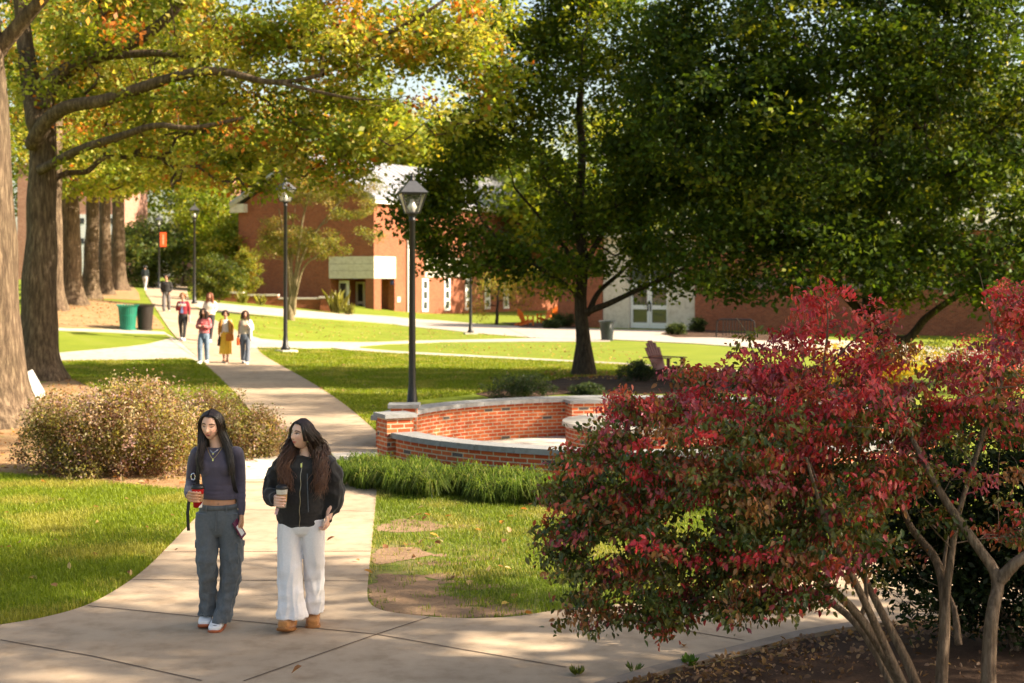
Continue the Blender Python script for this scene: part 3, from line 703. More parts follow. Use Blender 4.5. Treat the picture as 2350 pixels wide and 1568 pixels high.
# backpack with straps
bp = empty('backpack', PA + np.array((0, .17, 1.15)), 'black backpack worn by the woman in the violet top, a strap hanging loose', 'backpack')
off = -np.array((0, .17, 1.15))
def sh(mb): mb.v = [tuple(np.array(v) + off) for v in mb.v]; return mb
mb = MB(); loft(mb, [(.015, .17, .93, .11, .05), (.015, .175, .95, .135, .065), (.015, .185, 1.1, .15, .085), (.012, .18, 1.25, .14, .08), (.01, .165, 1.35, .11, .055), (.01, .16, 1.37, .06, .03)], 20); bm1 = fuse('bag_body', sh(mb), .01, 3); link('bag_body', bm1, M['black'], bp)
for s, xs in ((-1, (-.085, -.105, -.118, -.128)), (1, (.100, .125, .138, .150))):
    mb = MB(); P = spline([(xs[0], .10, 1.37), (xs[0] * 1.0, .03, 1.418), (xs[1], -.06, 1.36), (xs[2], -.098, 1.25), (xs[3], -.075, 1.12), (xs[3] * 1.02, .0, 1.05), (xs[3] * .95, .12, 1.0)], 22)
    for a, b in zip(P[:-1], P[1:]): mb.bar(a, b, .034, .010, 0, (0, -1, .3))
    link('strap', fuse('strap', sh(mb), .006, 2), M['black'], bp)
mb = MB(); mb.bar((-.20, -.03, 1.055), (-.212, -.05, .90), .024, .004, 0, (0, 1, 0)); mb.bar((-.212, -.05, .90), (-.205, -.05, .765), .024, .004, 0, (0, 1, 0)); sh(mb).build('loose_strap', M['black'], bp)
mb = MB(); mb.tube([(-.20 + .026 * math.cos(a) * .6 + .03, -.045, 1.18 + .026 * math.sin(a)) for a in np.linspace(0, 6.28, 13)], .005, 6); sh(mb).build('ring', M['silver'], bp)
# red cup, phone
M['cupred'] = mat_plain('red_paper', (.62, .015, .018), .45, var=.04); M['card'] = mat_plain('kraft_card', (.42, .25, .12), .8, var=.08, scale=60); M['cupwhite'] = mat_plain('white_paper', (.80, .78, .75), .5, var=.03)
cl = PA + cupA + np.array((0, 0, -.083)); c_, rad, hb = cup(cl, .170, .046, 'red paper coffee cup with black lid held by the woman in violet', M['cupred'], M['card'])
mb = MB()
for k in range(10):
    a0, a1 = R(-75 + 6 * k), R(-75 + 6 * (k + 1)); z0 = hb * .28 * (k / 10); z1 = hb * .28 * ((k + 1) / 10)
    mb.add([((rad(0) + .0012) * math.cos(a0), (rad(0) + .0012) * math.sin(a0), .001), ((rad(0) + .0012) * math.cos(a1), (rad(0) + .0012) * math.sin(a1), .001), ((rad(z1) + .0012) * math.cos(a1), (rad(z1) + .0012) * math.sin(a1), z1 + .001), ((rad(z0) + .0012) * math.cos(a0), (rad(z0) + .0012) * math.sin(a0), z0 + .001)], [(0, 1, 2, 3)])
mb.build('white_swoosh', M['cupwhite'], c_)
fc = bpy.data.curves.new('lettering', 'FONT'); fc.body = "n's Best"; fc.size = .019; fc.extrude = .0004; fc.align_x = 'CENTER'
fo = bpy.data.objects.new('lt', fc); COL.objects.link(fo); lm = bpy.data.meshes.new_from_object(fo.evaluated_get(bpy.context.evaluated_depsgraph_get())); bpy.data.objects.remove(fo); bpy.data.curves.remove(fc)
for v in lm.vertices:
    a = -math.pi / 2 + v.co.x / .045; rr = rad(hb * .8) + .0012 + v.co.z; z = hb * .775 + v.co.y; v.co = (rr * math.cos(a), rr * math.sin(a), z)
link('lettering', lm, M['cupwhite'], c_)
ph = empty('phone', PA + np.array((.190, -.075, .785)), 'phone in dark red and white case in the violet-topped woman\'s lowered hand', 'phone'); ph.rotation_euler = (R(-20), R(-22), R(72))
mb = MB(); mb.box((0, 0, 0), (.072, .009, .145)); mb.build('case', mat_plain('case', (.12, .02, .06), .4), ph); mb = MB(); mb.box((-.004, -.006, -.01), (.045, .003, .085)); mb.build('back_panel', M['cupwhite'], ph)

# ------------------------------------------------------------------ woman in the black jacket
PB = np.array((-1.633, 10.95, 0.0)); wb = empty('person', PB, 'smiling woman in black zip jacket, white wide trousers and tan boots, looking left', 'person')
HB = Head((.022, -.030, 1.512), R(-42), R(-2), R(3), .985)
mb = MB(); HB.add(mb, True)
limb(mb, [(.030, .01, 1.46, .049), (.042, .02, 1.38, .050), (.045, .02, 1.31, .070)], 16)
loft(mb, [(.015, 0, .85, .15, .10), (.02, 0, 1.0, .13, .095), (.03, 0, 1.2, .135, .10), (.04, .01, 1.29, .15, .075), (.045, .015, 1.335, .09, .06)])
cupB = np.array((-.096, -.262, 1.060)); wrB = np.array((-.150, -.205, 1.030))
limb(mb, [(-.12, .01, 1.29, .05), (-.19, .02, 1.17, .045), (-.205, .03, 1.06, .038), (-.18, -.1, 1.03, .033), (*wrB, .026)])
wr2 = np.array((.228, -.06, .868))
limb(mb, [(.20, .01, 1.29, .05), (.24, .02, 1.15, .045), (.245, .02, 1.02, .038), (.235, -.03, .93, .03), (*wr2, .023)])
wrap_hand(mb, cupB + np.array((0, 0, -.025)), .036, wrB, -1); hang_hand(mb, wr2 + np.array((-.006, -.012, .012)), (-.35, -.93, 0), 1, 1.15, .84)
for P in ([(-.08, 0, .85, .085), (-.07, -.04, .47, .055), (-.075, -.05, .12, .04)], [(.10, 0, .85, .085), (.10, .05, .47, .055), (.085, .13, .12, .04)]): limb(mb, P)
me = fuse('body', mb, .0036, 2, .4); V = vco(me); C = np.tile(np.array((.76, .46, .34)), (len(V), 1)); HB.paint(V, C, eyes=1, lip=(.54, .13, .12)); 
nail = (np.abs(V[:, 0] - .215) < .08) & (V[:, 2] < .80) & (V[:, 2] > .7); setcol(me, C); link('body', me, M['skin'], wb)
# jacket
mb = MB()
loft(mb, [(.008, 0, .80, .150, .115), (.008, 0, .83, .178, .140), (.008, 0, .92, .190, .152), (.010, 0, 1.05, .188, .150), (.018, 0, 1.17, .184, .142), (.030, 0, 1.26, .186, .122), (.042, .01, 1.305, .155, .092), (.046, .020, 1.335, .110, .078), (.046, .030, 1.350, .075, .06)], 30)
limb(mb, [(-.118, .012, 1.272, .078), (-.170, .02, 1.20, .086), (-.205, .028, 1.11, .088), (-.212, .0, 1.05, .082), (-.195, -.09, 1.03, .070), (-.168, -.16, 1.032, .050), (-.160, -.185, 1.032, .040)])
limb(mb, [(.205, .012, 1.272, .078), (.242, .02, 1.19, .088), (.255, .026, 1.09, .088), (.256, .018, 1.00, .080), (.246, -.005, .93, .066), (.235, -.038, .885, .044), (.232, -.044, .87, .040)])
me = fuse('jacket', mb, .007, 3); folds(me, .040, (11, 11, 13), 2, .016, (5, 5, 5), w=lambda V: np.clip(.35 + 4 * (np.abs(V[:, 0] - .02) - .12), .25, 1))
M['blackcloth'] = mat_plain('black_cloth', (.016, .014, .014), .8, var=.2, scale=60, sheen=.25); M['zipm'] = mat_plain('zip_metal', (.35, .30, .22), .4, .8); jk = link('jacket', me, M['blackcloth'], wb)
from mathutils.bvhtree import BVHTree
def front_line(me, pts, name, mat, parent, w=.008, t=.004):
    """a strip laid on the front of a garment"""
    bv = BVHTree.FromPolygons([v.co for v in me.vertices], [p.vertices[:] for p in me.polygons]); P = []
    for x, z in pts:
        h = bv.ray_cast(Vector((x, -1, z)), Vector((0, 1, 0)))[0]
        if h is not None: P.append((h.x, h.y - .001, h.z))
    mb = MB()
    for a, b in zip(P[:-1], P[1:]): mb.bar(a, b, w, t, 0, (0, -1, 0))
    return mb.build(name, mat, parent)
front_line(me, [(.030 - .012 * q / 24 + .003 * math.sin(q), 1.30 - .49 * q / 24) for q in range(25)], 'zip', M['zipm'], jk, .0045)
mb = MB(); mb.box((.032, -.137, 1.285), (.012, .008, .032)); mb.build('zip_pull', M['silver'], jk)
front_line(me, [(.075 + .010 * q / 12, 1.22 - .29 * q / 12) for q in range(13)], 'drawstring', M['slate'], jk, .006, .005)
# trousers
mb = MB()
loft(mb, [(.012, 0, .90, .150, .110), (.012, 0, .80, .170, .116), (.012, 0, .755, .145, .10), (.012, 0, .73, .09, .07)], 28)
loft(mb, [(-.078, 0, .86, .090, .105), (-.082, -.01, .74, .092, .110), (-.080, -.02, .65, .090, .108), (-.070, -.045, .47, .096, .106), (-.066, -.055, .30, .102, .110), (-.058, -.055, .18, .114, .122), (-.054, -.055, .125, .123, .130), (-.054, -.055, .112, .123, .130)], 26)
loft(mb, [(.100, 0, .86, .086, .105), (.104, .01, .74, .090, .108), (.103, .02, .65, .088, .105), (.102, .05, .47, .078, .100), (.102, .085, .30, .074, .100), (.100, .115, .18, .072, .105), (.100, .125, .125, .070, .108), (.100, .125, .112, .070, .108)], 26)
me = fuse('wide_trousers', mb, .0062, 2); folds(me, .028, (15, 15, 4), 6, .010, (10, 10, 16), w=lambda V: .2 + .8 * sstep(.15, .6, .85 - V[:, 2]))
M['whitecotton'] = mat_plain('white_cotton', (.78, .76, .78), .85, var=.03, scale=90, bmp=.08); link('wide_trousers', me, M['whitecotton'], wb)
M['tan'] = mat_plain('tan_suede', (.42, .19, .06), .85, var=.1, scale=50, bmp=.1, sheen=.3); M['tansole'] = mat_plain('tan_sole', (.32, .14, .045), .7)
for x, y, z, rz, pt in ((-.082, -.09, .010, R(-10), R(-13)), (.085, .12, 0, R(6), 0)):
    u, s = MB(), MB(); boot(u, s, x, y, z, .255, .112, rz, pt); t = link('boot', fuse('boot', u, .005, 3), M['tan'], wb); s.build('sole', M['tansole'], t, True)
# hair: long loose waves over both shoulders
def keysB(s):
    H = HB
    def k(v):
        q4 = scalp4(H, s, v)
        if s < 0:   # image left / far side of the face
            return q4 + [(-.075 + .05 * v, -.03 + .10 * v, 1.40), (-.115 + .09 * v, -.10 + .22 * v, 1.29), (-.090 + .08 * v, -.165 + .30 * v, 1.18), (-.040 + .03 * v, -.165 + .31 * v, 1.09)]
        q4[3] = H.out((.086, .020 + .070 * v, -.040)); return q4 + [(.115 + .03 * v, -.03 + .09 * v, 1.41), (.165 + .03 * v, -.09 + .18 * v, 1.30), (.165 + .04 * v, -.165 + .28 * v, 1.18), (.150 + .02 * v, -.175 + .29 * v, 1.06)]
    return [k(v) for v in (0, .15, .35, .6, .85, 1.0)]
strands('hair', [keysB(-1), keysB(1)], 2600, .0023, 12, M['hair'], wb, wave=.019, wl=.17, jit=.011, m=34, cols=((.024, .012, .008), (.045, .020, .012), (.014, .008, .006)), tipcol=(.20, .085, .04), cap=skullcap(HB, 1.0))
mb = MB(); e = HB.out((.078, .0, -.035)); mb.tube([e + np.array((.010 * math.cos(a), 0, .010 * math.sin(a) - .008)) for a in np.linspace(0, 6.28, 11)], .0022, 5); mb.build('earring', M['silver'], wb)
cl = PB + cupB + np.array((0, 0, -.075)); cup(cl, .168, .043, 'white paper coffee cup with brown sleeve held by the woman in the black jacket', M['cupwhite'], M['card'])
mb = MB(); mb.box((0, 0, 0), (.022, .004, .05), M=Matrix.Rotation(R(20), 4, 'Y')); o = mb.build('paper_tag', mat_plain('pink_tag', (.6, .38, .40), .6)); o.location = PB + np.array((-.135, -.262, .955)); tag(o, 'small pink tag under the hand that holds the white cup', 'tag')

# ------------------------------------------------------------------ the walkers farther back
def cloth(name, c, var=.08): return mat_plain(name, c, .85, var=var, scale=30)
def walker(pix, top_y, label, skin, hair, hairlen, topm, botm, shoem, arms, legs, rz=0, name='top', bname='trousers', skirt=None, jacket=None, ponytail=False, Y=None, Hm=None, sleeve='long', vx=.011, group=None, hcol=(.05, .025, .015), wide=0.0):
    b = G(*pix) if Y is None else np.array(((pix[0] - CXP) / FPX * Y, Y, 0.)); b[2] = float(elev(b[0], b[1], True))
    H = Hm or (pix[1] - top_y) * b[1] / FPX; k = H / 1.70
    r = empty('person', b, label, 'person', group, rz)
    S = lambda P: [tuple(np.array(p) * k) for p in P]
    hd = Head(np.array((0, -.02, 1.585)) * k, 0, R(4), 0, k)
    mb = MB(); hd.add(mb, True); limb(mb, S([(0, .005, 1.51, .052), (0, .015, 1.43, .052), (0, .02, 1.37, .06)]))
    loft(mb, S([(0, 0, .90, .14, .09), (0, 0, 1.05, .12, .085), (0, 0, 1.25, .14, .095), (0, .01, 1.36, .13, .07)]))
    for s in (-1, 1):
        P = arms[0 if s < 0 else 1]; Q = [(s * .155, .01, 1.35, .046)] + [(*p, rr) for p, rr in zip(P, (.039, .030, .024))]
        limb(mb, S(Q)); w = np.array(P[-1]); d = unit(w - np.array(P[-2]))
        if abs(d[2]) > .6: hang_hand(mb, w * k, (0, -1, 0), s, .6, k)
        else: limb(mb, S([(*w, .026), (*(w + d * .05), .034), (*(w + d * .10), .020)]))
        L = legs[0 if s < 0 else 1]; limb(mb, S([(s * .09, 0, .88, .08), (*L[0], .052), (*L[1], .036)]))
    me = fuse('body', mb, vx * k, 1); V = vco(me); C = np.tile(np.array(skin), (len(V), 1)); hd.paint(V, C, eyes=0, brow=tuple(np.array(hcol) * .7)); setcol(me, C); link('body', me, M['skin'], r)
    mb = MB(); loft(mb, S([(0, 0, .95 - wide * .4, .152 + wide, .108 + wide), (0, 0, 1.08, .140 + wide, .104 + wide * .6), (0, -.01, 1.25, .156 + wide * .6, .118), (0, .005, 1.34, .155, .09), (0, .012, 1.395, .09, .068)]))
    for s in (-1, 1):
        P = arms[0 if s < 0 else 1]; kk = {'long': 3, 'short': 1, 'none': 0}[sleeve]
        Q = [(s * .15, .012, 1.345, .06 + wide * .3)] + [(*p, rr + wide * .3) for p, rr in zip(P, (.054, .046, .036))][:kk]
        if kk == 1: Q[1] = tuple((np.array(Q[0]) + np.array(Q[1])) / 2)
        if kk: limb(mb, S(Q))
    me = fuse(name, mb, .012 * k, 2); folds(me, .01, (8, 8, 8), 3); tp = link(name, me, topm, r)
    if skirt is not None:
        mb = MB(); loft(mb, S([(0, 0, 1.03, .128, .10), (0, 0, .92, .165, .125), (0, 0, .7, .185, .15), (0, -.02, .45, .20, .175), (0, -.02, .30, .205, .185)]), 28); me = fuse('skirt', mb, .012, 2); folds(me, .03, (9, 9, 1.2), 4); link('skirt', me, skirt, r)
    else:
        mb = MB(); loft(mb, S([(0, 0, 1.0, .138, .10), (0, 0, .9, .165, .118), (0, 0, .78, .15, .115), (0, 0, .74, .1, .09)]))
        for s in (-1, 1):
            L = legs[0 if s < 0 else 1]; w0, w1 = botm[1]; loft(mb, S([(s * .085, 0, .90, .085, .10), ((s * .09 + L[0][0]) / 2, L[0][1] * .5, .70, .086, .098), (*L[0], w0, w0 * 1.12), (*(np.array(L[0]) * .45 + np.array(L[1]) * .55), (w0 + w1) / 2, (w0 + w1) / 2 * 1.1), (L[1][0], L[1][1], L[1][2] + .01, w1, w1 * 1.15)]))
        me = fuse(bname, mb, .010 * k, 2); folds(me, .007, (10, 10, 4), 5); link(bname, me, botm[0], r)
    for s in (-1, 1):
        L = legs[0 if s < 0 else 1][1]; u, q = MB(), MB(); shoe(u, q, L[0] * k, (L[1] - .05) * k, max(0, L[2] - .09) * k, .25 * k, .10 * k, R(3 * s), R(-5) if L[2] > .1 else 0); t = link('shoe', fuse('shoe', u, .009, 1), shoem, r); q.build('sole', M['cupwhite'], t, True)
    ct = []
    for s in (-1, 1):
        kk = []
        for v in (0, .3, .6, 1.0):
            top = hd.out((s * .004, -.080 + .16 * v, .112)); a = hd.out((s * .055, -.070 + .15 * v, .09)); c = hd.out((s * .086, -.03 + .11 * v, .02)); z3 = 1.585 - max(.10, hairlen * .5); e = np.array((s * (.10 if hairlen > .2 else .075), -.05 + .15 * v, z3)) * k; e2 = np.array((s * (.095 if hairlen > .2 else .06), (-.11 if hairlen > .2 else -.02) + .22 * v, 1.585 - hairlen)) * k
            if hairlen < .15: e = hd.out((s * .078, .0 + .09 * v, -.03)); e2 = hd.out((s * .06, .03 + .06 * v, -.07))
            q4 = scalp4(hd, s, v); kk.append(q4[:3] + [e, e2])
        ct.append(kk)
    hc = np.array(hcol); strands('hair', ct, 150, .010 * k, 17, M['hair'], r, jit=.010, m=9, cols=(tuple(hc), tuple(hc * 1.5), tuple(hc * .7)), cap=skullcap(hd, 1.02))
    return r, k, b
WG = 'students walking up the path in the distance'
SK = (.56, .31, .22)
dn_arm = lambda s, y=0: [(s * .19, .03, 1.12), (s * .20, -.02 + y, .90)]
DA = lambda s: [(s * .19, .02, 1.22), (s * .205, .03, 1.10), (s * .205, -.03, .88)]
FOLD = lambda s: [(s * .185, .0, 1.22), (s * .19, -.06, 1.12), (s * -.02, -.19, 1.16)]
UPA = lambda s, x, z: [(s * .19, .0, 1.22), (s * .20, -.05, 1.10), (x, -.20, z)]
LG = lambda a, b, h0=.09, h1=.09: [[(-.085, -.04 + a * 1.1, .50), (-.065, a * 2.4, h0 + max(0, a) * .5)], [(.085, -.04 + b * 1.1, .50), (.065, b * 2.4, h1 + max(0, b) * .5)]]
jeans = cloth('blue_denim', (.16, .22, .30)); jeansd = cloth('dark_denim', (.13, .15, .19)); blk = cloth('charcoal_cloth', (.03, .028, .03)); grn = cloth('grey_twill', (.12, .11, .11))
wshoe = cloth('white_shoe', (.72, .70, .68)); dshoe = cloth('dark_shoe', (.05, .045, .045))
walker((382, 717), 631, 'man in black zip jacket with hands in pockets, walking alone farthest along the walk', SK, None, .09, M['blackcloth'], (grn, (.085, .075)), dshoe, [[(-.20, .02, 1.20), (-.235, .03, 1.08), (-.17, -.07, .93)], [(.20, .02, 1.20), (.235, .03, 1.08), (.17, -.07, .93)]], LG(-.08, .10), name='jacket', hcol=(.03, .02, .015), wide=.03, group=WG)
mar, k, b = walker((420, 782), 672, 'woman in maroon jumper and black leggings with a lanyard, walking behind the trio', SK, None, .10, cloth('maroon_knit', (.22, .02, .03)), (blk, (.062, .045)), wshoe, [UPA(-1, -.07, 1.22), [(.19, .02, 1.22), (.215, .02, 1.10), (.23, -.02, .90)]], LG(.02, -.05), name='jumper', hcol=(.30, .13, .05), wide=.012, group=WG)
mb = MB(); mb.box((0, -.15 * k, 1.27 * k), (.27 * k, .012, .085 * k)); mb.build('white_print', M['cupwhite'], mar)
mb = MB(); mb.bar((-.06 * k, -.11 * k, 1.38 * k), (.0, -.165 * k, 1.10 * k), .018, .006); mb.bar((.06 * k, -.11 * k, 1.38 * k), (0, -.165 * k, 1.10 * k), .018, .006); mb.box((0, -.165 * k, 1.04 * k), (.085 * k, .01, .12 * k)); mb.build('lanyard', cloth('lanyard_blue', (.20, .30, .60)), mar)
o = MB(); o.box((0, 0, 0), (.03, .22, .30)); o = o.build('folder', cloth('grey_folder', (.25, .2, .22))); o.location = b + np.array((.245, -.04, .78)) * k; tag(o, 'grey folder carried by the woman in the maroon jumper', 'folder')
walker((482, 785), 672, 'tall woman with very long auburn hair, cream jacket and black leggings behind the trio', SK, None, .52, cloth('cream_fleece', (.62, .55, .48)), (blk, (.062, .045)), wshoe, [UPA(-1, -.06, 1.05), UPA(1, .08, 1.0)], LG(.06, -.10, .12), name='jacket', hcol=(.17, .055, .025), wide=.03, group=WG)
walker((468, 835), 708, 'woman in red and white sweatshirt with folded arms and blue jeans, left of the trio', SK, None, .36, mat_multi('red_white_print', [(.55, .04, .05), (.6, .07, .08), (.62, .3, .3), (.75, .68, .66)], 7, .85, 0), (jeans, (.078, .062)), wshoe, [FOLD(-1), FOLD(1)], LG(-.06, .04), rz=R(-8), name='sweatshirt', hcol=(.03, .016, .012), wide=.02, group=WG)
yel, k, b = walker((518, 834), 712, 'woman in long yellow skirt, white top and mustard cardigan, middle of the trio', SK, None, .10, cloth('white_top', (.70, .66, .62)), None, cloth('tan_shoe', (.3, .16, .09)), [DA(-1), DA(1)], LG(.03, -.04), skirt=cloth('yellow_cotton', (.76, .47, .05)), name='white_top', hcol=(.05, .025, .018), sleeve='none', group=WG)
mb = MB()
for s in (-1, 1): limb(mb, [tuple(np.array(q) * k) for q in ((s * .13, .02, 1.37, .055), (s * .19, .02, 1.22, .058), (s * .205, .03, 1.10, .05), (s * .205, -.02, .95, .042))]); limb(mb, [tuple(np.array(q) * k) for q in ((s * .12, -.05, 1.36, .045), (s * .135, -.085, 1.2, .042), (s * .15, -.07, 1.02, .04))])
loft(mb, [tuple(np.array(q) * k) for q in ((0, .06, 1.0, .15, .07), (0, .06, 1.2, .15, .075), (0, .05, 1.37, .13, .05))]); link('cardigan', fuse('cardigan', mb, .012, 2), cloth('mustard_knit', (.42, .22, .05)), yel)
def bottle(c, h, r, m, lb, ang=0):
    mb = MB(); mb.lathe([(r * .9, 0), (r, .01), (r, h * .72), (r * .6, h * .82), (r * .6, h * .9)], 14); q = bpy.data.objects.new('water_bottle', None); o = empty('water_bottle', c, lb, 'bottle', 'bottles carried by the walkers'); mb.build('flask', m, o, True); bpy.data.objects.remove(q)
    mb = MB(); mb.lathe([(r * .68, h * .86), (r * .68, h), (r * .3, h * 1.03)], 12); mb.build('cap', M['black'], o, True); o.rotation_euler = (ang, ang * .8, 0)
bottle(b + np.array((-.215, -.06, .56)) * k, .30, .045, dshoe, 'dark water bottle carried by the woman in the yellow skirt', .15)
crm, k6, b6 = walker((563, 836), 713, 'woman in cream top, open white shirt and flared jeans, right of the trio', SK, None, .22, cloth('cream_top', (.62, .54, .42)), (jeansd, (.075, .085)), wshoe, [DA(-1), UPA(1, .03, 1.33)], LG(.05, -.06), rz=R(7), name='cream_top', hcol=(.05, .025, .018), sleeve='none', group=WG)
mb = MB(); s = 1; limb(mb, [tuple(np.array(q) * k6) for q in ((.14, .02, 1.36, .065), (.19, .0, 1.22, .072), (.20, -.05, 1.10, .065), (.10, -.16, 1.25, .045))]); limb(mb, [tuple(np.array(q) * k6) for q in ((.15, -.05, 1.33, .05), (.165, -.08, 1.1, .055), (.165, -.06, .80, .06))]); limb(mb, [tuple(np.array(q) * k6) for q in ((-.15, .03, 1.36, .05), (-.165, .05, 1.22, .05), (-.16, .05, 1.0, .045))])
loft(mb, [tuple(np.array(q) * k6) for q in ((0, .07, .82, .16, .06), (0, .065, 1.1, .15, .07), (0, .05, 1.36, .13, .05))]); link('open_shirt', fuse('open_shirt', mb, .012, 2), cloth('white_shirt', (.72, .68, .64)), crm)
bottle(b6 + np.array((-.215, -.06, .60)) * k6, .30, .05, cloth('orange_flask', (.80, .13, .03)), 'bright orange water bottle carried by the woman in the cream top')
o = MB(); loft(o, [(0, 0, 0, .10, .05), (0, 0, .03, .13, .065), (0, 0, .2, .12, .06), (0, 0, .24, .08, .04)]); o = link('shoulder_bag', fuse('shoulder_bag', o, .012, 2), cloth('orange_brown_bag', (.50, .18, .03))); o.location = b + np.array((.16, -.15, .72)) * k; tag(o, 'orange brown bag at the side of the woman in the yellow skirt', 'bag')
far, kf, bf = walker((333, 655), 602, 'far person in dark top and pale trousers walking away near the evergreen', (.35, .2, .14), None, .10, cloth('dark_top', (.03, .04, .045)), (cloth('pale_trousers', (.45, .42, .42)), (.075, .065)), wshoe, [DA(-1), DA(1)], LG(.1, -.1, .12), rz=R(180), Hm=1.75, Y=100, hcol=(.02, .015, .012), wide=.02, vx=.014)
# ================================================================== PLANTS
def leaf_mesh(name, P, Nrm, T, size, col, asp=.5, fold=.25, big=False):
    """one small folded blade per point; P (n,3), Nrm leaf normal, T along-leaf direction"""
    n = len(P)
    T = T - Nrm * (T * Nrm).sum(1)[:, None]; T /= np.linalg.norm(T, axis=1)[:, None] + 1e-9
    S = np.cross(Nrm, T); L = size[:, None]
    if not big:
        V = np.stack((P, P + T * L * .5 + S * L * asp * .5 + Nrm * L * fold * .3, P + T * L, P + T * L * .5 - S * L * asp * .5 + Nrm * L * fold * .3), 1).reshape(-1, 3)
        F = np.arange(4 * n).reshape(n, 4); C = np.repeat(col, 4, 0)
    else:
        V = np.stack((P, P + T * L * .32 + S * L * asp * .48 + Nrm * L * fold * .25, P + T * L * .68 + S * L * asp * .38 + Nrm * L * fold * .2,
                      P + T * L - Nrm * L * .08, P + T * L * .68 - S * L * asp * .38 + Nrm * L * fold * .2, P + T * L * .32 - S * L * asp * .48 + Nrm * L * fold * .25), 1).reshape(-1, 3)
        b = np.arange(n)[:, None] * 6
        F = np.concatenate((b + np.array((0, 1, 2, 3)), b + np.array((0, 3, 4, 5)))); C = np.repeat(col, 6, 0)
    return mesh_np(name, V, F, False, C)
def unit(v): return v / (np.linalg.norm(v, axis=-1, keepdims=True) + 1e-9)
def lobes_sample(rng, lobes, n, shell=.5, gap=0.0, seed=0, gs=.5):
    """cluster centres spread through a union of ellipsoids (c, r), denser to the outside, with holes"""
    vol = np.array([np.prod(r) for c, r in lobes]) ** .8; vol /= vol.sum(); out = []
    for (c, r), k in zip(lobes, rng.multinomial(n, vol)):
        u = unit(rng.normal(size=(k, 3))); rad = np.maximum(rng.random(k) ** (1 / 3), rng.random(k) * shell + (1 - shell) * rng.random(k) ** .4)
        p = np.array(c) + u * rad[:, None] * np.array(r)
        out.append(p)
    p = np.vstack(out)
    if gap > 0:
        g = np.array([mnoise.noise(Vector((q * gs + seed)) ) for q in p])
        p = p[g > np.quantile(g, gap)]
    return p
class Skeleton:
    """trunk + limbs that reach every leaf cluster; radii follow the pipe rule"""
    def __init__(s, rng): s.rng = rng; s.P = []; s.par = []; s.rmin = []; s.paths = []
    def path(s, pts, rad, parent=-1, store=True):
        ids = [parent] if parent >= 0 else []
        for p, r in zip(pts, rad):
            s.P.append(np.array(p, float)); s.par.append(ids[-1] if ids else -1); s.rmin.append(r); ids.append(len(s.P) - 1)
        s.paths.append(ids); return ids
    def nearest(s, p): return int(np.argmin(np.linalg.norm(np.array(s.P) - p, axis=1)))
    def reach(s, C, rtip=.008, sag=.12, jit=.12, zlim=.3, root=None, steps=4):
        root = s.P[0] if root is None else np.array(root)
        C = C[np.argsort(np.linalg.norm(C - root, axis=1))]
        P = np.array(s.P); P = np.vstack((P, np.zeros((len(C) * steps + 8, 3)))); n = len(s.P)
        dist0 = np.linalg.norm(P - root, axis=1)
        for c in C:
            d = np.linalg.norm(P[:n] - c, axis=1)
            dc = np.linalg.norm(c - root)
            pen = d + 2.0 * np.maximum(0, dist0[:n] + .7 * d - dc * 1.04) + 1.2 * np.maximum(0, P[:n, 2] - c[2] - zlim * d)
            k = int(np.argmin(pen)); a = P[k]; D = c - a; ln = np.linalg.norm(D)
            if ln < 1e-3: continue
            m = 2 if ln < .5 else steps
            t = np.linspace(0, 1, m + 1)[1:]
            Q = a + D * t[:, None] + s.rng.normal(size=(m, 3)) * jit * ln * (np.sin(np.pi * t) * .6)[:, None]
            Q[:, 2] += sag * ln * np.sin(np.pi * t)
            s.path(Q, [rtip] * m, k)
            P[n:n + m] = Q; dist0 = np.append(dist0[:n], np.linalg.norm(Q - root, axis=1)); n += m
            if len(dist0) < len(P): dist0 = np.append(dist0, np.zeros(len(P) - len(dist0)))
    def mesh(s, name, p=2.4, rtip=.008, n0=7, rcap=None, trunkn=14, twigs_min=0.0):
        n = len(s.P); acc = np.zeros(n); child = np.zeros(n, bool)
        for q in s.par:
            if q >= 0: child[q] = True
        r = np.zeros(n)
        for k in range(n - 1, -1, -1):
            v = acc[k] if child[k] else rtip ** p
            r[k] = max(v ** (1 / p), s.rmin[k])
            if s.par[k] >= 0: acc[s.par[k]] += min(r[k], v ** (1 / p)) ** p
        if rcap: r = np.minimum(r, np.maximum(rcap, np.array(s.rmin)))
        Vs, Fs, o = [], [], 0
        P = np.array(s.P)
        for qi, ids in enumerate(s.paths):
            if len(ids) < 2: continue
            rr = r[ids].copy(); rr[0] = min(rr[0], max(rr[1] * 1.25, rr[1])) if s.par[ids[1]] == ids[0] and qi > 0 else rr[0]
            if rr.max() < twigs_min: continue
            pts = P[ids]
            nn = trunkn if rr.max() > .12 else (n0 if rr.max() > .03 else 4)
            if len(ids) > 2 and rr.max() > .03:
                m = len(ids) * 3; rr = np.interp(np.linspace(0, 1, m), np.linspace(0, 1, len(ids)), rr); pts = spline(pts, m)
            V, F = tube_np(pts, rr, nn); Vs.append(V); Fs.append(F + o); o += len(V)
        return mesh_np(name, np.vstack(Vs), np.vstack(Fs), True)
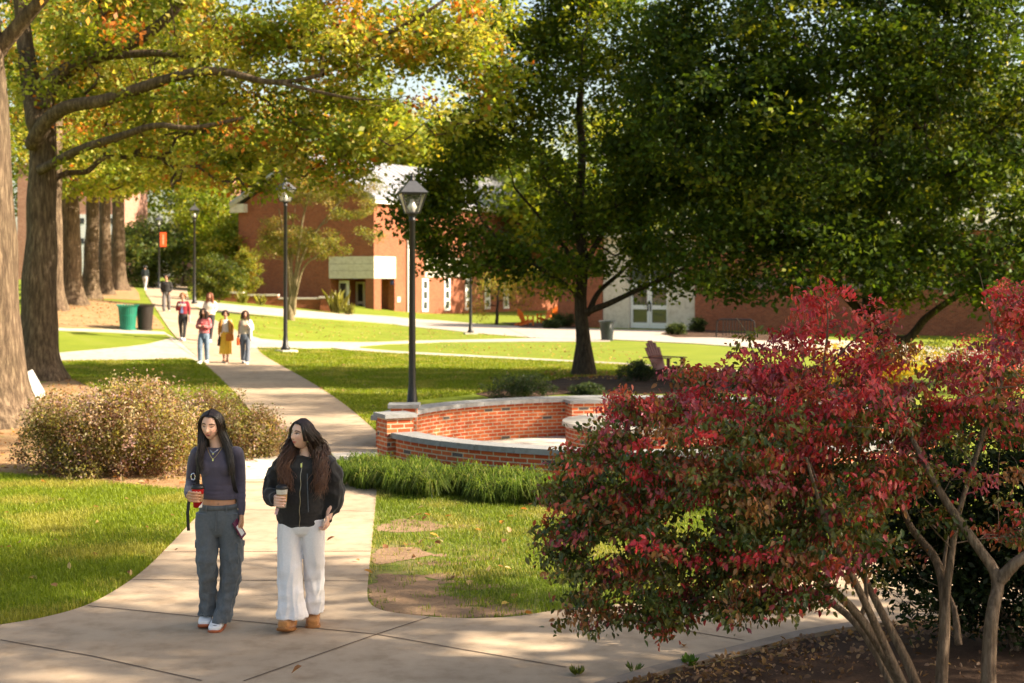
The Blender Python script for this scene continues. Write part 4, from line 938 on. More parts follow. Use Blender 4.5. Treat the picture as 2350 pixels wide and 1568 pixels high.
def clusters_to_leaves(rng, C, per, spread, size, pal, wts, up=.5, asp=.55, droop=.0, cvar=.22, name='crown', big=False, zgrad=None, flat=.55, fold=.25, tone=.25):
    k = len(C); per_c = rng.poisson(per, k); idx = np.repeat(np.arange(k), per_c); n = len(idx)
    sp = spread * rng.uniform(.7, 1.35, k)[idx][:, None]
    off = unit(rng.normal(size=(n, 3))) * (rng.random(n) ** .45)[:, None] * sp * np.array((1, 1, flat))
    P = C[idx] + off
    nrm = rng.normal(size=(n, 3)); nrm[:, 2] += up * 3; nrm = unit(nrm)
    T = unit(off / np.array((1, 1, flat)) + rng.normal(size=(n, 3)) * .6); T[:, 2] -= droop
    if droop > .5: nrm = unit(np.cross(T, rng.normal(size=(n, 3))))
    pal = np.array(pal, float); w = np.array(wts, float); w /= w.sum()
    if callable(zgrad): ci = zgrad(C, rng)
    else: ci = rng.choice(len(pal), k, p=w)
    lc = ci[idx]; sw = rng.random(n) < cvar; lc = np.where(sw, rng.choice(len(pal), n, p=w), lc)
    base = pal[lc] * rng.uniform(1 - tone, 1 + tone, n)[:, None] * rng.uniform(1 - tone * .7, 1 + tone * .7, k)[idx][:, None]
    base[:, 0] *= rng.uniform(.85, 1.15, n)
    return leaf_mesh(name, P, nrm, T, size * rng.uniform(.65, 1.3, n), np.clip(base, .002, .9), asp, fold, big)
def trunk_profile(base, top, r0, r1, flare=1.8, k=9, lean=(0, 0), rng=None, wob=.06):
    t = np.linspace(0, 1, k); b, tt = np.array(base, float), np.array(top, float)
    pts = b + (tt - b) * t[:, None]
    if rng is not None: pts[1:-1, :2] += rng.normal(size=(k - 2, 2)) * wob
    h = t * np.linalg.norm(tt - b)
    r = r0 + (r1 - r0) * t + r0 * (flare - 1) * np.exp(-h / .45)
    return pts, r
def oak_trunk_mesh(rng, base, top, r0, r1, flare=1.7, n=26, k=34):
    """fluted trunk with root flare and burls"""
    t = np.linspace(0, 1, k) ** 1.25; b, tt = np.array(base, float), np.array(top, float); H = np.linalg.norm(tt - b)
    a = np.arange(n) * 2 * np.pi / n; ph = rng.uniform(0, 6.28, 4); V = []
    for q in t:
        c = b + (tt - b) * q; h = q * H
        r = r0 + (r1 - r0) * q
        fl = np.exp(-h / .5)
        rr = r * (1 + (flare - 1) * fl * (1 + .35 * np.sin(5 * a + ph[0])) + .035 * np.sin(7 * a + ph[1] + h * .3) + .03 * np.sin(3 * a + ph[2] + h * .8))
        rr += np.array([.05 * mnoise.noise(Vector((math.cos(x) * 1.3 + ph[3], math.sin(x) * 1.3, h * .9))) for x in a])
        V.append(np.stack((c[0] + rr * np.cos(a), c[1] + rr * np.sin(a), np.full(n, c[2] - (.25 if q == 0 else 0))), 1))
    i, j = np.meshgrid(np.arange(k - 1), np.arange(n), indexing='ij'); jj = (j + 1) % n
    return np.vstack(V), np.stack((i * n + j, i * n + jj, (i + 1) * n + jj, (i + 1) * n + j), -1).reshape(-1, 4)
def join_np(name, parts, smooth=True):
    Vs, Fs, o = [], [], 0
    for V, F in parts: Vs.append(V); Fs.append(F + o); o += len(V)
    return mesh_np(name, np.vstack(Vs), np.vstack(Fs), smooth)
def me_arrays(me):
    V = np.empty(len(me.vertices) * 3, np.float32); me.vertices.foreach_get('co', V)
    F = np.empty(len(me.loops), np.int32); me.loops.foreach_get('vertex_index', F)
    return V.reshape(-1, 3), F.reshape(-1, 4)
def build_tree(name, label, cat, group, base, sk_mesh, crown_me, bark, leafm, extra=None):
    """meshes come in world space; shift to the thing's base"""
    b = Vector([float(c) for c in base]); r = empty(name, b, label, cat, group)
    for me in (sk_mesh, crown_me): me.transform(Matrix.Translation(-b))
    link('trunk', sk_mesh, bark, r); link('crown', crown_me, leafm, r)
    return r

OAKG = 'old oaks in a row beside the path'
OAKPAL = [(.17, .22, .022), (.28, .31, .035), (.44, .42, .09), (.50, .29, .05), (.46, .16, .03), (.08, .12, .012)]
OAKW = [.30, .31, .21, .08, .05, .05]
# --- the two great oaks at the left edge
def oak(px, py, r0, H, lobes, ncl, per, limbs, label, seed, spread=.75, leaf=.15, gap=.25, lobes_w=None, pal=OAKPAL, wts=OAKW, Yf=None):
    rg = np.random.default_rng(seed); b = G(px, py) if Yf is None else A(px, py, Yf)
    if Yf is not None: b[2] = float(elev(b[0], b[1]))
    b[2] -= .02
    top = b + np.array((rg.normal() * .2, rg.normal() * .2, H))
    tv = oak_trunk_mesh(rg, b, top, r0, r0 * .62)
    sk = Skeleton(rg)
    ks = np.linspace(.25, 1, 9); sk.path([b + (top - b) * q for q in ks], [r0 * (.5 - .3 * q) for q in ks])
    for P, ra, rb in limbs:
        Q = spline(P, 12); k = sk.nearest(Q[0]); sk.path(Q, np.linspace(ra, rb, 12), k)
    C = lobes_sample(rg, lobes, ncl, .55, gap, seed * 3.7, .35)
    sk.reach(C, .01, .06, .14, .5, root=b + (top - b) * .55)
    m = sk.mesh('trunk', 2.35, .011, rcap=.19)
    tm = join_np('trunk', [tv, me_arrays(m)]); bpy.data.meshes.remove(m)
    cm = clusters_to_leaves(rg, C, per, spread, leaf, pal, wts, .35, .6, .15, name='crown')
    return build_tree('oak_tree', label, 'tree', OAKG, b, tm, cm, M['bark'], M['leaf'])
Y1 = 38.0
limbsB = [([A(75, 330, Y1), A(130, 255, Y1 - .5), A(250, 228, Y1 - 1.2), A(370, 186, Y1 - 1.8), A(480, 162, Y1 - 2.2), A(560, 176, Y1 - 2.5), A(640, 190, Y1 - 2.8), A(740, 172, Y1 - 3)], .21, .04),
          ([A(90, 300, Y1), A(120, 190, Y1 + .4), A(200, 140, Y1 + .6), A(300, 100, Y1 + .5), A(385, 40, Y1 + .3), A(450, -40, Y1)], .26, .1),
          ([A(250, 128, Y1 + .6), A(360, 122, Y1 + .2), A(460, 128, Y1), A(560, 100, Y1 - .4), A(690, 112, Y1 - .8)], .12, .035),
          ([A(95, 390, Y1), A(180, 345, Y1 - 1), A(280, 312, Y1 - 1.8), A(360, 288, Y1 - 2.2), A(440, 294, Y1 - 2.5), A(560, 271, Y1 - 2.7)], .13, .045),
          ([A(85, 280, Y1), A(60, 120, Y1 + 1), A(40, -60, Y1 + 1)], .3, .16),
          ([A(740, 110, Y1 - 2), A(850, 92, Y1 - 2.5), A(960, 40, Y1 - 3), A(1060, -30, Y1 - 3)], .08, .03),
          ([A(640, 190, Y1 - 2.8), A(800, 225, Y1 - 3.5), A(880, 228, Y1 - 3.9)], .055, .012)]
def lob(px, py, Y, rx, ry, rz): return (A(px, py, Y), (rx, ry, rz))
lobB = [lob(420, 60, 38, 3.6, 4, 1.7), lob(650, 130, 36.5, 3.2, 3.2, 1.4), lob(880, 150, 35.5, 2.6, 2.8, 1.5), lob(1040, 60, 35, 1.8, 2.4, 1.1),
        lob(300, 230, 37.5, 2.6, 2.8, .9), lob(560, 290, 36, 2.4, 2.4, .95), lob(760, 300, 35.5, 2.2, 2.0, .95), lob(930, 260, 34.5, 1.7, 1.8, .8),
        lob(180, 60, 39, 3, 3.5, 1.8), lob(620, 370, 36, 1.5, 1.6, .5), lob(700, -40, 36, 4, 3, 1.6), lob(240, 330, 37, 1.6, 2, .6), lob(420, 180, 36, 2.5, 2.5, 1.0),
        lob(1060, 200, 35, 1.2, 1.4, .8), lob(880, 330, 35, 1.4, 1.4, .6), lob(520, 350, 36, 1.6, 1.6, .6), lob(140, 210, 38, 1.8, 2.2, 1.0), lob(340, 400, 36.5, 1.1, 1.4, .35), lob(1000, 130, 35, 1.8, 2, 1.0), lob(780, 40, 36, 3, 3, 1.3), lob(720, 395, 36, 1.3, 1.5, .4), lob(840, 370, 35.5, 1.2, 1.4, .4), lob(640, 410, 36, 1.2, 1.4, .35), lob(540, 430, 36, .9, 1.2, .3), lob(1130, 120, 35, 1.0, 1.4, .9), lob(640, -260, 38, 6, 5, 2.5)]
oak(86, 872, .52, 7.2, [(c_ + np.array((0, 1.3, 0)), r_) for c_, r_ in lobB], 900, 82, limbsB, 'big dark oak behind the front trunk, its long limb sweeping right above the walk', 21, .68, .17, .24)
Y0 = G(-14, 975)[1]
lobA = [lob(-160, -420, Y0 + 1, 5, 5, 2.6), lob(150, -330, Y0, 4, 4, 1.8), lob(-420, -120, Y0 + 1, 3.5, 4, 2.5), lob(60, -90, Y0, 2.2, 2, .8)]
oak(-16, 975, .62, 9.0, lobA, 200, 80, [([A(-10, 120, Y0), A(60, 40, Y0 - .3), A(130, -40, Y0 - .6)], .16, .1)], 'nearest oak trunk, cut by the left edge of the picture beside the pale bush', 22, .7, .14, .2)
# --- the row behind
rowspec = [(161, 691, 54, 'third oak along the walk, pale sunlit bark and wide root flare', 31, 400),
           (207, 691, 36, 'narrow dark oak trunk with an orange leaf spray, fourth along the walk', 32, 380),
           (240, 668, 31, 'fifth oak along the walk, slim trunk with a lit right edge', 33, 360),
           (272, 646, 35, 'farthest oak of the row, dark trunk flaring beside the lawn', 34, 350)]
for px, py, r0, lb, sd, ytip in rowspec:
    Yb = {31: 65., 32: 74., 33: 84., 34: 95.}[sd]
    lobs = [lob(px + 60, 380, Yb - 2, 2.6, 3, 1.4), lob(px + 160, 330, Yb - 3, 3.2, 3, 1.8), lob(px - 20, 250, Yb, 4, 4, 2.2), lob(px + 260, 330, Yb - 2, 3, 3, 1.7), lob(px + 60, 80, Yb, 6, 5, 3.5), lob(px + 40, 420, Yb - 2.5, 1.6, 1.4, .7)]
    if sd in (31, 33): lobs += [lob(px + 330, 360, Yb - 3, 2.6, 2.6, 1.3), lob(px + 420, 300, Yb - 3, 2.4, 2.6, 1.6)]
    oak(px, py, r0 * Yb / 6528, 8.5, lobs, 300, 90, [], lb, sd, .95, .25, .2, Yf=Yb)
# hidden trunk sliver between second and third oak
b = G(122, 712); rg = np.random.default_rng(37)
tv = oak_trunk_mesh(rg, b, b + np.array((.1, 0, 8.5)), .36, .26)
cl = lobes_sample(rg, [lob(120, 300, b[1], 3, 3, 2), lob(60, 150, b[1], 4, 4, 3)], 120, .5, .2)
sk = Skeleton(rg); sk.path([b + np.array((0, 0, q)) for q in (4, 5.5, 7, 8.5)], [.2, .18, .16, .12]); sk.reach(cl, .01, root=b + np.array((0, 0, 5)))
build_tree('oak_tree', 'oak trunk half hidden behind the big dark oak, a knobbly sliver in sun', 'tree', OAKG, b, join_np('trunk', [tv, me_arrays(sk.mesh('t', rcap=.15))]), clusters_to_leaves(rg, cl, 60, .9, .2, OAKPAL, OAKW, name='crown'), M['bark'], M['leaf'])

# --- dark maple in the middle lawn
DKPAL = [(.068, .11, .010), (.10, .145, .012), (.16, .20, .016), (.28, .29, .02), (.042, .072, .008)]
DKW = [.34, .30, .18, .08, .10]
def broadleaf(name, label, cat, group, base, H, r0, lobes, ncl, per, seed, spread, leaf, pal, wts, bark, leafm, gap=.2, limbs=(), flare=1.7, split=None, sag=.05, up=.35, droop=.15, ztop=None, root=.4, asp=.62, fold=.25, rcap=None, flat=.55, zgrad=None, trunkn=14, big=False, twigs_min=0, p=2.35):
    rg = np.random.default_rng(seed); b = np.array(base, float)
    pts, r = trunk_profile(b - np.array((0, 0, .1)), b + np.array((rg.normal() * .1, rg.normal() * .1, H)), r0, r0 * .35, flare, 10, rng=rg, wob=r0 * .25)
    sk = Skeleton(rg); sk.path(pts, r)
    for P, ra, rb in limbs:
        Q = spline(P, 9); sk.path(Q, np.linspace(ra, rb, 9), sk.nearest(Q[0]))
    C = lobes_sample(rg, lobes, ncl, .5, gap, seed * 1.3, .45)
    sk.reach(C, .008, sag, .13, .35, root=b + np.array((0, 0, H * root)))
    tm = sk.mesh('trunk', p, .008, rcap=rcap or r0 * .5, trunkn=trunkn, twigs_min=twigs_min)
    cm = clusters_to_leaves(rg, C, per, spread, leaf, pal, wts, up, asp, droop, flat=flat, name='crown', fold=fold, zgrad=zgrad, big=big)
    return build_tree(name, label, cat, group, b, tm, cm, bark, leafm)
bm_ = G(1340, 862); Ym = bm_[1]
lobM = [lob(1330, 330, Ym, 3.2, 3.2, 2.6), lob(1130, 470, Ym - .5, 2.4, 2.6, 1.5), lob(1540, 440, Ym - .5, 2.7, 2.6, 1.7), lob(1010, 500, Ym, 1.4, 1.8, .9), lob(1350, 560, Ym - 1, 3.4, 2.8, .9),
        lob(1120, 590, Ym - .6, 2.0, 1.8, .6), lob(1620, 590, Ym - .5, 2.0, 2.0, .8), lob(1230, 180, Ym + .3, 2.2, 2.4, 1.7), lob(1430, 90, Ym, 2.6, 2.6, 2.0), lob(1330, -80, Ym, 2.2, 2.4, 1.6), lob(1130, 350, Ym, 1.7, 2, 1.1), lob(1060, 430, Ym, 1.3, 1.6, .8), lob(1190, 60, Ym + .5, 1.4, 1.8, 1.2), lob(960, 560, Ym, .8, 1.2, .5), lob(1280, 640, Ym - .5, 1.6, 1.6, .4), lob(1560, 640, Ym, 1.4, 1.5, .4)]
s_ = Ym / FPX
mlimb = [([A(1345, 715, Ym), A(1390, 700, Ym - .2), A(1450, 672, Ym - .5), A(1520, 640, Ym - .8), A(1600, 600, Ym - 1)], .10, .04),
         ([A(1350, 720, Ym), A(1375, 670, Ym + .3), A(1430, 620, Ym + .6), A(1500, 540, Ym + .8)], .09, .035),
         ([A(1340, 690, Ym), A(1300, 655, Ym - .4), A(1230, 610, Ym - .8), A(1150, 570, Ym - 1)], .08, .03),
         ([A(1342, 640, Ym), A(1290, 560, Ym + .2), A(1240, 500, Ym + .3), A(1180, 430, Ym)], .08, .03),
         ([A(1345, 600, Ym), A(1400, 500, Ym), A(1440, 380, Ym), A(1470, 240, Ym)], .09, .035)]
lobM = [(c_, (r_[0], r_[1] * .78, r_[2])) for c_, r_ in lobM]; lobD = None
broadleaf('maple_tree', 'round dark green maple standing alone in a mulch ring on the lawn', 'tree', None, bm_, 9.5, .20, lobM, 900, 105, 41, .66, .15, DKPAL, DKW, M['barkdark'], M['leafdark'], .34, mlimb, 2.0, sag=.03)
# --- the larger dark tree at the right
bd = np.array((9.6, 37.5, 0.0)); Yd = bd[1]
lobD = [lob(1900, 330, Yd, 4.2, 4, 3.2), lob(1650, 300, Yd - 1, 2.6, 3, 2.6), lob(2200, 400, Yd - 1, 3.6, 3.5, 3.0), lob(1800, 560, Yd - 2, 3.0, 2.4, 1.0), lob(2050, 600, Yd - 2, 3.0, 2.4, .9), lob(2320, 620, Yd - 1.5, 2.4, 2.4, .8),
        lob(1640, 560, Yd - 1, 1.8, 2, .9), lob(1900, 80, Yd - 1, 4.5, 3, 2.4), lob(2250, 130, Yd - 2, 4, 3, 2.6), lob(1620, 130, Yd, 2.4, 2.5, 1.8), lob(2000, -140, Yd - 1.5, 4.5, 3, 2.0), lob(2480, 420, Yd, 3, 3, 3), lob(2330, 520, Yd - 1, 2.2, 2.4, 1.2), lob(2120, 500, Yd - 1, 2.6, 2.6, 1.4), lob(1750, 640, Yd - 2, 2.2, 2, .5), lob(1950, 660, Yd - 2.4, 2.4, 2, .4), lob(2200, 660, Yd - 2, 2.4, 2, .45)]
dlimb = [([bd + (0, 0, 1.2), A(2080, 780, Yd), A(2120, 735, Yd - .2), A(2180, 690, Yd - .5), A(2260, 640, Yd - .8)], .14, .06),
         ([bd + (0, 0, 1.4), A(1960, 700, Yd), A(1880, 620, Yd - .5), A(1780, 560, Yd - .8)], .14, .06)]
DK2 = [(.042, .074, .010), (.062, .10, .012), (.096, .138, .014), (.19, .21, .02), (.026, .050, .008)]
broadleaf('maple_tree', 'broad dense dark green tree filling the upper right above the red bush', 'tree', None, bd, 10, .30, lobD, 1500, 110, 42, .75, .16, DK2, DKW, M['barkdark'], M['leafdark'], .22, dlimb, 1.6, sag=.03)
# yellow-green sprig tips at the right tree's skirt come from the palette of this low young tree
by = np.array((10.2, 55.0, 0.0))
# --- small many-stemmed tree in front of the hall
bt = G(668, 735); Yt = bt[1]
TP = [(.16, .17, .03), (.22, .22, .045), (.27, .21, .06), (.12, .13, .03), (.33, .24, .09)]
lobT = [lob(690, 560, Yt, 2.0, 1.6, .8), lob(640, 510, Yt, 1.0, 1.2, .8), lob(760, 560, Yt - .3, 1.3, 1.3, .6), lob(800, 470, Yt, 1.2, 1.4, .9), lob(700, 430, Yt, 1.6, 1.5, .8), lob(780, 390, Yt, 1.3, 1.2, .7), lob(690, 380, Yt, 1.3, 1.2, .6), lob(850, 430, Yt, .9, 1, .6), lob(620, 575, Yt, .7, .9, .35), lob(840, 545, Yt, .8, .8, .35)]
tl = [([A(672, 720, Yt), A(664, 640, Yt), A(655, 560, Yt - .2), A(640, 480, Yt)], .10, .03), ([A(674, 720, Yt), A(684, 620, Yt), A(720, 540, Yt), A(790, 450, Yt)], .11, .03),
      ([A(672, 700, Yt), A(682, 600, Yt), A(700, 480, Yt), A(735, 380, Yt)], .10, .03), ([A(676, 690, Yt), A(700, 610, Yt - .3), A(760, 570, Yt - .5)], .07, .03)]
broadleaf('crape_tree', 'small sparse olive tree with several slim stems before the brick hall', 'tree', None, bt, 3.6, .17, lobT, 380, 95, 43, .40, .10, TP, [.3, .25, .2, .15, .1], mat_bark('crape_bark', (.22, .17, .10), (.34, .27, .17), 2), M['leaf'], .3, tl, 1.3, sag=.02)
# --- weeping tree near the orange chairs
bw = G(1139, 745); Yw = bw[1]
WP = [(.26, .25, .03), (.36, .30, .04), (.40, .22, .04), (.18, .2, .03)]
broadleaf('weeping_tree', 'small weeping yellow tree hanging down by the far lawn lamp', 'tree', None, bw, 2.6, .10, [lob(1130, 660, Yw, 1.6, 1.4, .7), lob(1190, 680, Yw, 1.4, 1.2, .7), lob(1100, 700, Yw - .4, .9, .8, .7), lob(1200, 640, Yw, 1.2, 1.2, .7)], 130, 45, 44, .45, .13, WP, [.3, .3, .2, .2], M['barkdark'], M['leaf'], .3, (), 1.3, droop=1.4, flat=1.6, asp=.3)
# --- shade trees standing to the right, outside the frame: they dapple the walk
SH = DKPAL
for k, (x, y, lb, nc, dz) in enumerate([(11.0, 6.4, 'tall leafy shade tree right of the walk, outside the picture edge', 290, 0), (11.5, 9.6, 'tall leafy shade tree beyond the red bush, outside the picture edge', 150, .5), (15.8, 28.0, 'tall leafy shade tree far to the right of the round court', 200, 1.5), (14.5, 21.0, 'tall leafy shade tree to the right of the round court, outside the picture', 150, .8)]):
    b = np.array((x, y, 0.)); lb_ = [(b + (-.8, 0, 8.6 + dz), (3.4, 2.6, 1.8)), (b + (.8, .6, 11 + dz), (3.6, 3.0, 1.8)), (b + (-1.5, -.5, 6.6 + dz), (2.4, 2.4, 1.2)), (b + (0, 0, 12.6 + dz), (2.8, 2.6, 1.4))] + ([(b + (-1.2, 1.9, 5.3), (2.3, 2.4, 1.1)), (b + (.8, 2.6, 5.9), (2.2, 2.2, 1.2))] if k == 0 else [])
    broadleaf('shade_tree', lb, 'tree', 'shade trees right of the walk', b, 11 + dz, .24, lb_, nc, 70, 51 + k, .75, .18, SH, DKW, M['barkdark'], M['leafdark'], .22, sag=.03)

# --- background trees behind the buildings
BGP = [(.20, .25, .02), (.29, .31, .03), (.13, .18, .016), (.36, .30, .04), (.085, .13, .014)]
def bgtree(label, px, Y, w, h, seed, pal=BGP, wts=(.3, .25, .2, .1, .15), z0=.12, name='background_tree', ncl=170, group='trees behind the buildings'):
    x = (px - CXP) / FPX * Y; b = np.array((x, Y, float(elev(x, Y))))
    rg = np.random.default_rng(seed)
    lbs = []
    for q in range(7):
        a = rg.uniform(0, 6.28); zz = rg.uniform(z0 + .16, .86) * h; f = math.sin(math.pi * min(1, (zz / h) ** .8)) * .5 + .25
        lbs.append((b + np.array((math.cos(a) * w * .25, math.sin(a) * w * .25, zz)), (w * .5 * f, w * .5 * f, h * .17)))
    lbs.append((b + np.array((0, 0, h * .55)), (w * .36, w * .36, h * .36)))
    return broadleaf(name, label, 'tree', group, b, h * .7, .012 * h + .1, lbs, ncl, 85, seed, w * .12, max(.24, w * .036), pal, wts, M['barkdark'], M['leaf'], .15, twigs_min=.02)
bgtree('yellow-green tree rising behind the hall roof ridge', 960, 128, 17, 21, 61, wts=(.3, .4, .05, .2, .05))
bgtree('bright lime tree left of the hall, behind the low wall', 505, 112, 8, 9.5, 62, wts=(.4, .35, .15, .05, .05))
bgtree('tall green tree beyond the hall, above its gable', 780, 138, 15, 20, 63)
bgtree('pale yellow tree behind the walk, left of the hall gable', 560, 135, 12, 19, 64, wts=(.25, .35, .1, .25, .05))
bgtree('green tree in the gap between the hall and the dark maple', 1120, 132, 16, 19, 65, wts=(.3, .2, .3, .05, .15))
bgtree('tall tree behind the far brick tower', 330, 150, 14, 24, 66)
bgtree('green tree behind the right wing, left of the big dark tree', 1400, 120, 18, 19, 67, wts=(.25, .1, .35, .05, .25))
bgtree('green tree behind the right wing, behind the big dark tree', 1800, 112, 18, 18, 68, wts=(.2, .1, .35, .05, .3))
bgtree('green tree at the far right, behind the right wing', 2250, 105, 18, 20, 69, wts=(.2, .1, .35, .05, .3))
bgtree('tall tree far behind the row of oaks', 120, 150, 16, 22, 70)
# conifer-like drooping evergreen at the head of the walk, and the shrubs round it
CP = [(.10, .14, .03), (.16, .19, .05), (.22, .22, .07), (.06, .095, .02)]
bx = A(360, 640, 100); bx = np.array((bx[0], 118, float(elev(bx[0] * 1.18, 118))))
bgtree('drooping evergreen tree closing the end of the walk', 350, 112, 7.5, 6.2, 71, CP, (.3, .3, .15, .25), .0, 'evergreen_tree', 150, None)
bgtree('dark layered conifer right of the evergreen at the walk end', 425, 122, 6, 9.5, 72, [(.05, .08, .015), (.09, .12, .02), (.16, .16, .03)], (.5, .3, .2), .02, 'conifer_tree', 120, None)

# --- shrubs
def shrub(name, label, base, lobes, ncl, per, seed, spread, leaf, pal, wts, leafm=None, stems=5, gap=.1, big=False, bark=None, up=.3, droop=.1, group=None, zgrad=None, asp=.5, flat=.7, cat='shrub', rst=.02, sag=.1):
    rg = np.random.default_rng(seed); b = np.array(base, float); sk = Skeleton(rg)
    hs = min(1.0, max(c_[2] for c_, r_ in lobes) - b[2]) * .75
    for q in range(stems):
        a = q * 2.4 + rg.random(); d = np.array((math.cos(a), math.sin(a), 0))
        P = [b + d * .08 - (0, 0, .05), b + d * (.04 + .14 * hs) + (0, 0, .25 * hs), b + d * .38 * hs + (0, 0, .55 * hs)]
        sk.path(P, [rst, rst * .85, rst * .6])
    C = lobes_sample(rg, lobes, ncl, .6, gap, seed * 1.7, 1.4)
    C = C[C[:, 2] > b[2] + .05]
    sk.reach(C, .003, sag, .15, .5, root=b)
    tm = sk.mesh('stems', 2.5, .003, 6, rcap=rst * 1.4)
    cm = clusters_to_leaves(rg, C, per, spread, leaf, pal, wts, up, asp, droop, name='foliage', big=big, zgrad=zgrad, flat=flat)
    bb = Vector(b); r = empty(name, bb, label, cat, group)
    for me in (tm, cm): me.transform(Matrix.Translation(-bb))
    link('stems', tm, bark or M['barkgrey'], r); link('foliage', cm, leafm or M['leaf'], r); return r
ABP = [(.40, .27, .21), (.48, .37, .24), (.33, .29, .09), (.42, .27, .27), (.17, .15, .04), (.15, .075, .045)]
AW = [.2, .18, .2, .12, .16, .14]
def abz(C, rg):  # top leaves paler, low ones darker: the sunlit top is put into the leaf colour
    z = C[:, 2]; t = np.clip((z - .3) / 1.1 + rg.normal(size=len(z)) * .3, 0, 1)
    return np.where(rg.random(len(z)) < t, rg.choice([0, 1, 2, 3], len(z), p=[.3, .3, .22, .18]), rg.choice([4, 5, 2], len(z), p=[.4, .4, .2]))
b1 = G(300, 1085); Yb = b1[1]
lobs1 = [lob(250, 985, Yb, 1.05, .95, .62), lob(160, 1010, Yb + .1, .75, .8, .55), lob(350, 985, Yb - .1, .9, .9, .55), lob(300, 930, Yb + .1, .6, .6, .38), lob(230, 1060, Yb - .2, 1.0, .8, .4), lob(380, 1060, Yb, .8, .8, .4), lob(120, 955, Yb, .3, .4, .25)]
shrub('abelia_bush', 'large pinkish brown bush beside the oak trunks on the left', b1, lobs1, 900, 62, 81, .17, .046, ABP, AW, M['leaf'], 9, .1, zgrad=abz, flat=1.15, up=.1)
b2 = G(540, 1045); Yb = b2[1]
lobs2 = [lob(545, 985, Yb, .62, .7, .42), lob(470, 975, Yb, .5, .6, .42), lob(600, 1000, Yb - .1, .4, .5, .32), lob(545, 935, Yb, .25, .3, .2), lob(490, 920, Yb, .2, .2, .16), lob(570, 1020, Yb - .2, .55, .5, .2)]
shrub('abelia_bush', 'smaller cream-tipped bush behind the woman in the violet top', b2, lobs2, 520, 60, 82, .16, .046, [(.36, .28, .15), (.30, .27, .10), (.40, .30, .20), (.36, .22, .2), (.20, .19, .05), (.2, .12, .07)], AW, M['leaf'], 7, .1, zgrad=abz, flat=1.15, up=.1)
EVP = [(.045, .07, .03), (.065, .095, .04), (.085, .115, .055), (.03, .05, .02)]; EW = [.3, .3, .2, .2]
evs = [(1192, 915, 150, 62, 'grey-green yew mound behind the round court wall'), (1345, 905, 70, 24, 'tiny grey-green shrub at the mulch ring edge behind the wall'),
       (1462, 875, 80, 50, 'dark shrub left of the red wooden chair'), (1590, 885, 90, 38, 'low dark shrub right of the red wooden chair'), (1760, 880, 110, 45, 'low dark shrub behind the red bush')]
for k, (px, py, w, h, lb) in enumerate(evs):
    b = G(px, py); s = FPX / b[1]; wm, hm = w / s, h / s
    lbs = [(b + np.array((dx * wm * .5, rng.normal() * .1, hm * zz)), (wm * .33, wm * .33, hm * .42)) for dx, zz in ((-.5, .42), (0, .6), (.5, .45), (.2, .5))]
    shrub('evergreen_shrub', lb, b, lbs, 150, 45, 90 + k, max(.1, wm * .09), .05, EVP, EW, M['leaf'], 5, .05, group='dark shrubs round the court', up=.2, asp=.4)
evs = [(1553, 770, 36, 26, 'low spreading shrub in the mulch bed right of the white door'), (1600, 764, 34, 34, 'taller shrub in the mulch bed near the brick wing'), (1292, 752, 44, 34, 'dark shrub at the brick wall left of the maple trunk'), (1265, 755, 30, 20, 'small dark shrub near the orange chairs')]
for k, (px, py, w, h, lb) in enumerate(evs):
    b = G(px, py); s = FPX / b[1]; wm, hm = w / s, h / s
    shrub('entrance_shrub', lb, b, [(b + np.array((dx * wm * .4, 0, hm * .55)), (wm * .35, wm * .3, hm * .45)) for dx in (-.6, .1, .7)], 80, 40, 100 + k, .16, .09, [(.05, .075, .02), (.08, .11, .03), (.035, .055, .015)], (.4, .35, .25), M['leaf'], 4, .05, group='shrubs by the entrance')
# rhododendron mass beside the walk
for k, (px, py, w, h, lb) in enumerate([(500, 694, 120, 112, 'big rounded green bush at the bend of the walk'), (470, 640, 80, 70, 'yellow-topped bush behind the big rounded bush'), (525, 640, 60, 120, 'loose lime shrub against the hall corner')]):
    b = G(px, 690) if k else G(px, py); b = b + np.array((0, 3.0 * k, .0)); b[2] = float(elev(b[0], b[1])); s = FPX / b[1]; wm, hm = w / s, h / s
    pal = [(.07, .10, .015), (.12, .15, .02), (.20, .21, .03), (.04, .065, .01)] if k == 0 else [(.20, .22, .03), (.30, .27, .04), (.14, .17, .02), (.3, .18, .03)]
    shrub('garden_bush', lb, b, [(b + np.array((dx * wm * .36, dy * .5, hm * zz)), (wm * .32, wm * .32, hm * .4)) for dx, dy, zz in ((-.7, 0, .45), (0, -.5, .6), (.7, 0, .5), (0, .5, .5), (-.3, 0, .65))], 200, 45, 110 + k, .3, .14, pal, (.35, .3, .2, .15), M['leaf'], 5, .08, group='bushes beside the walk')
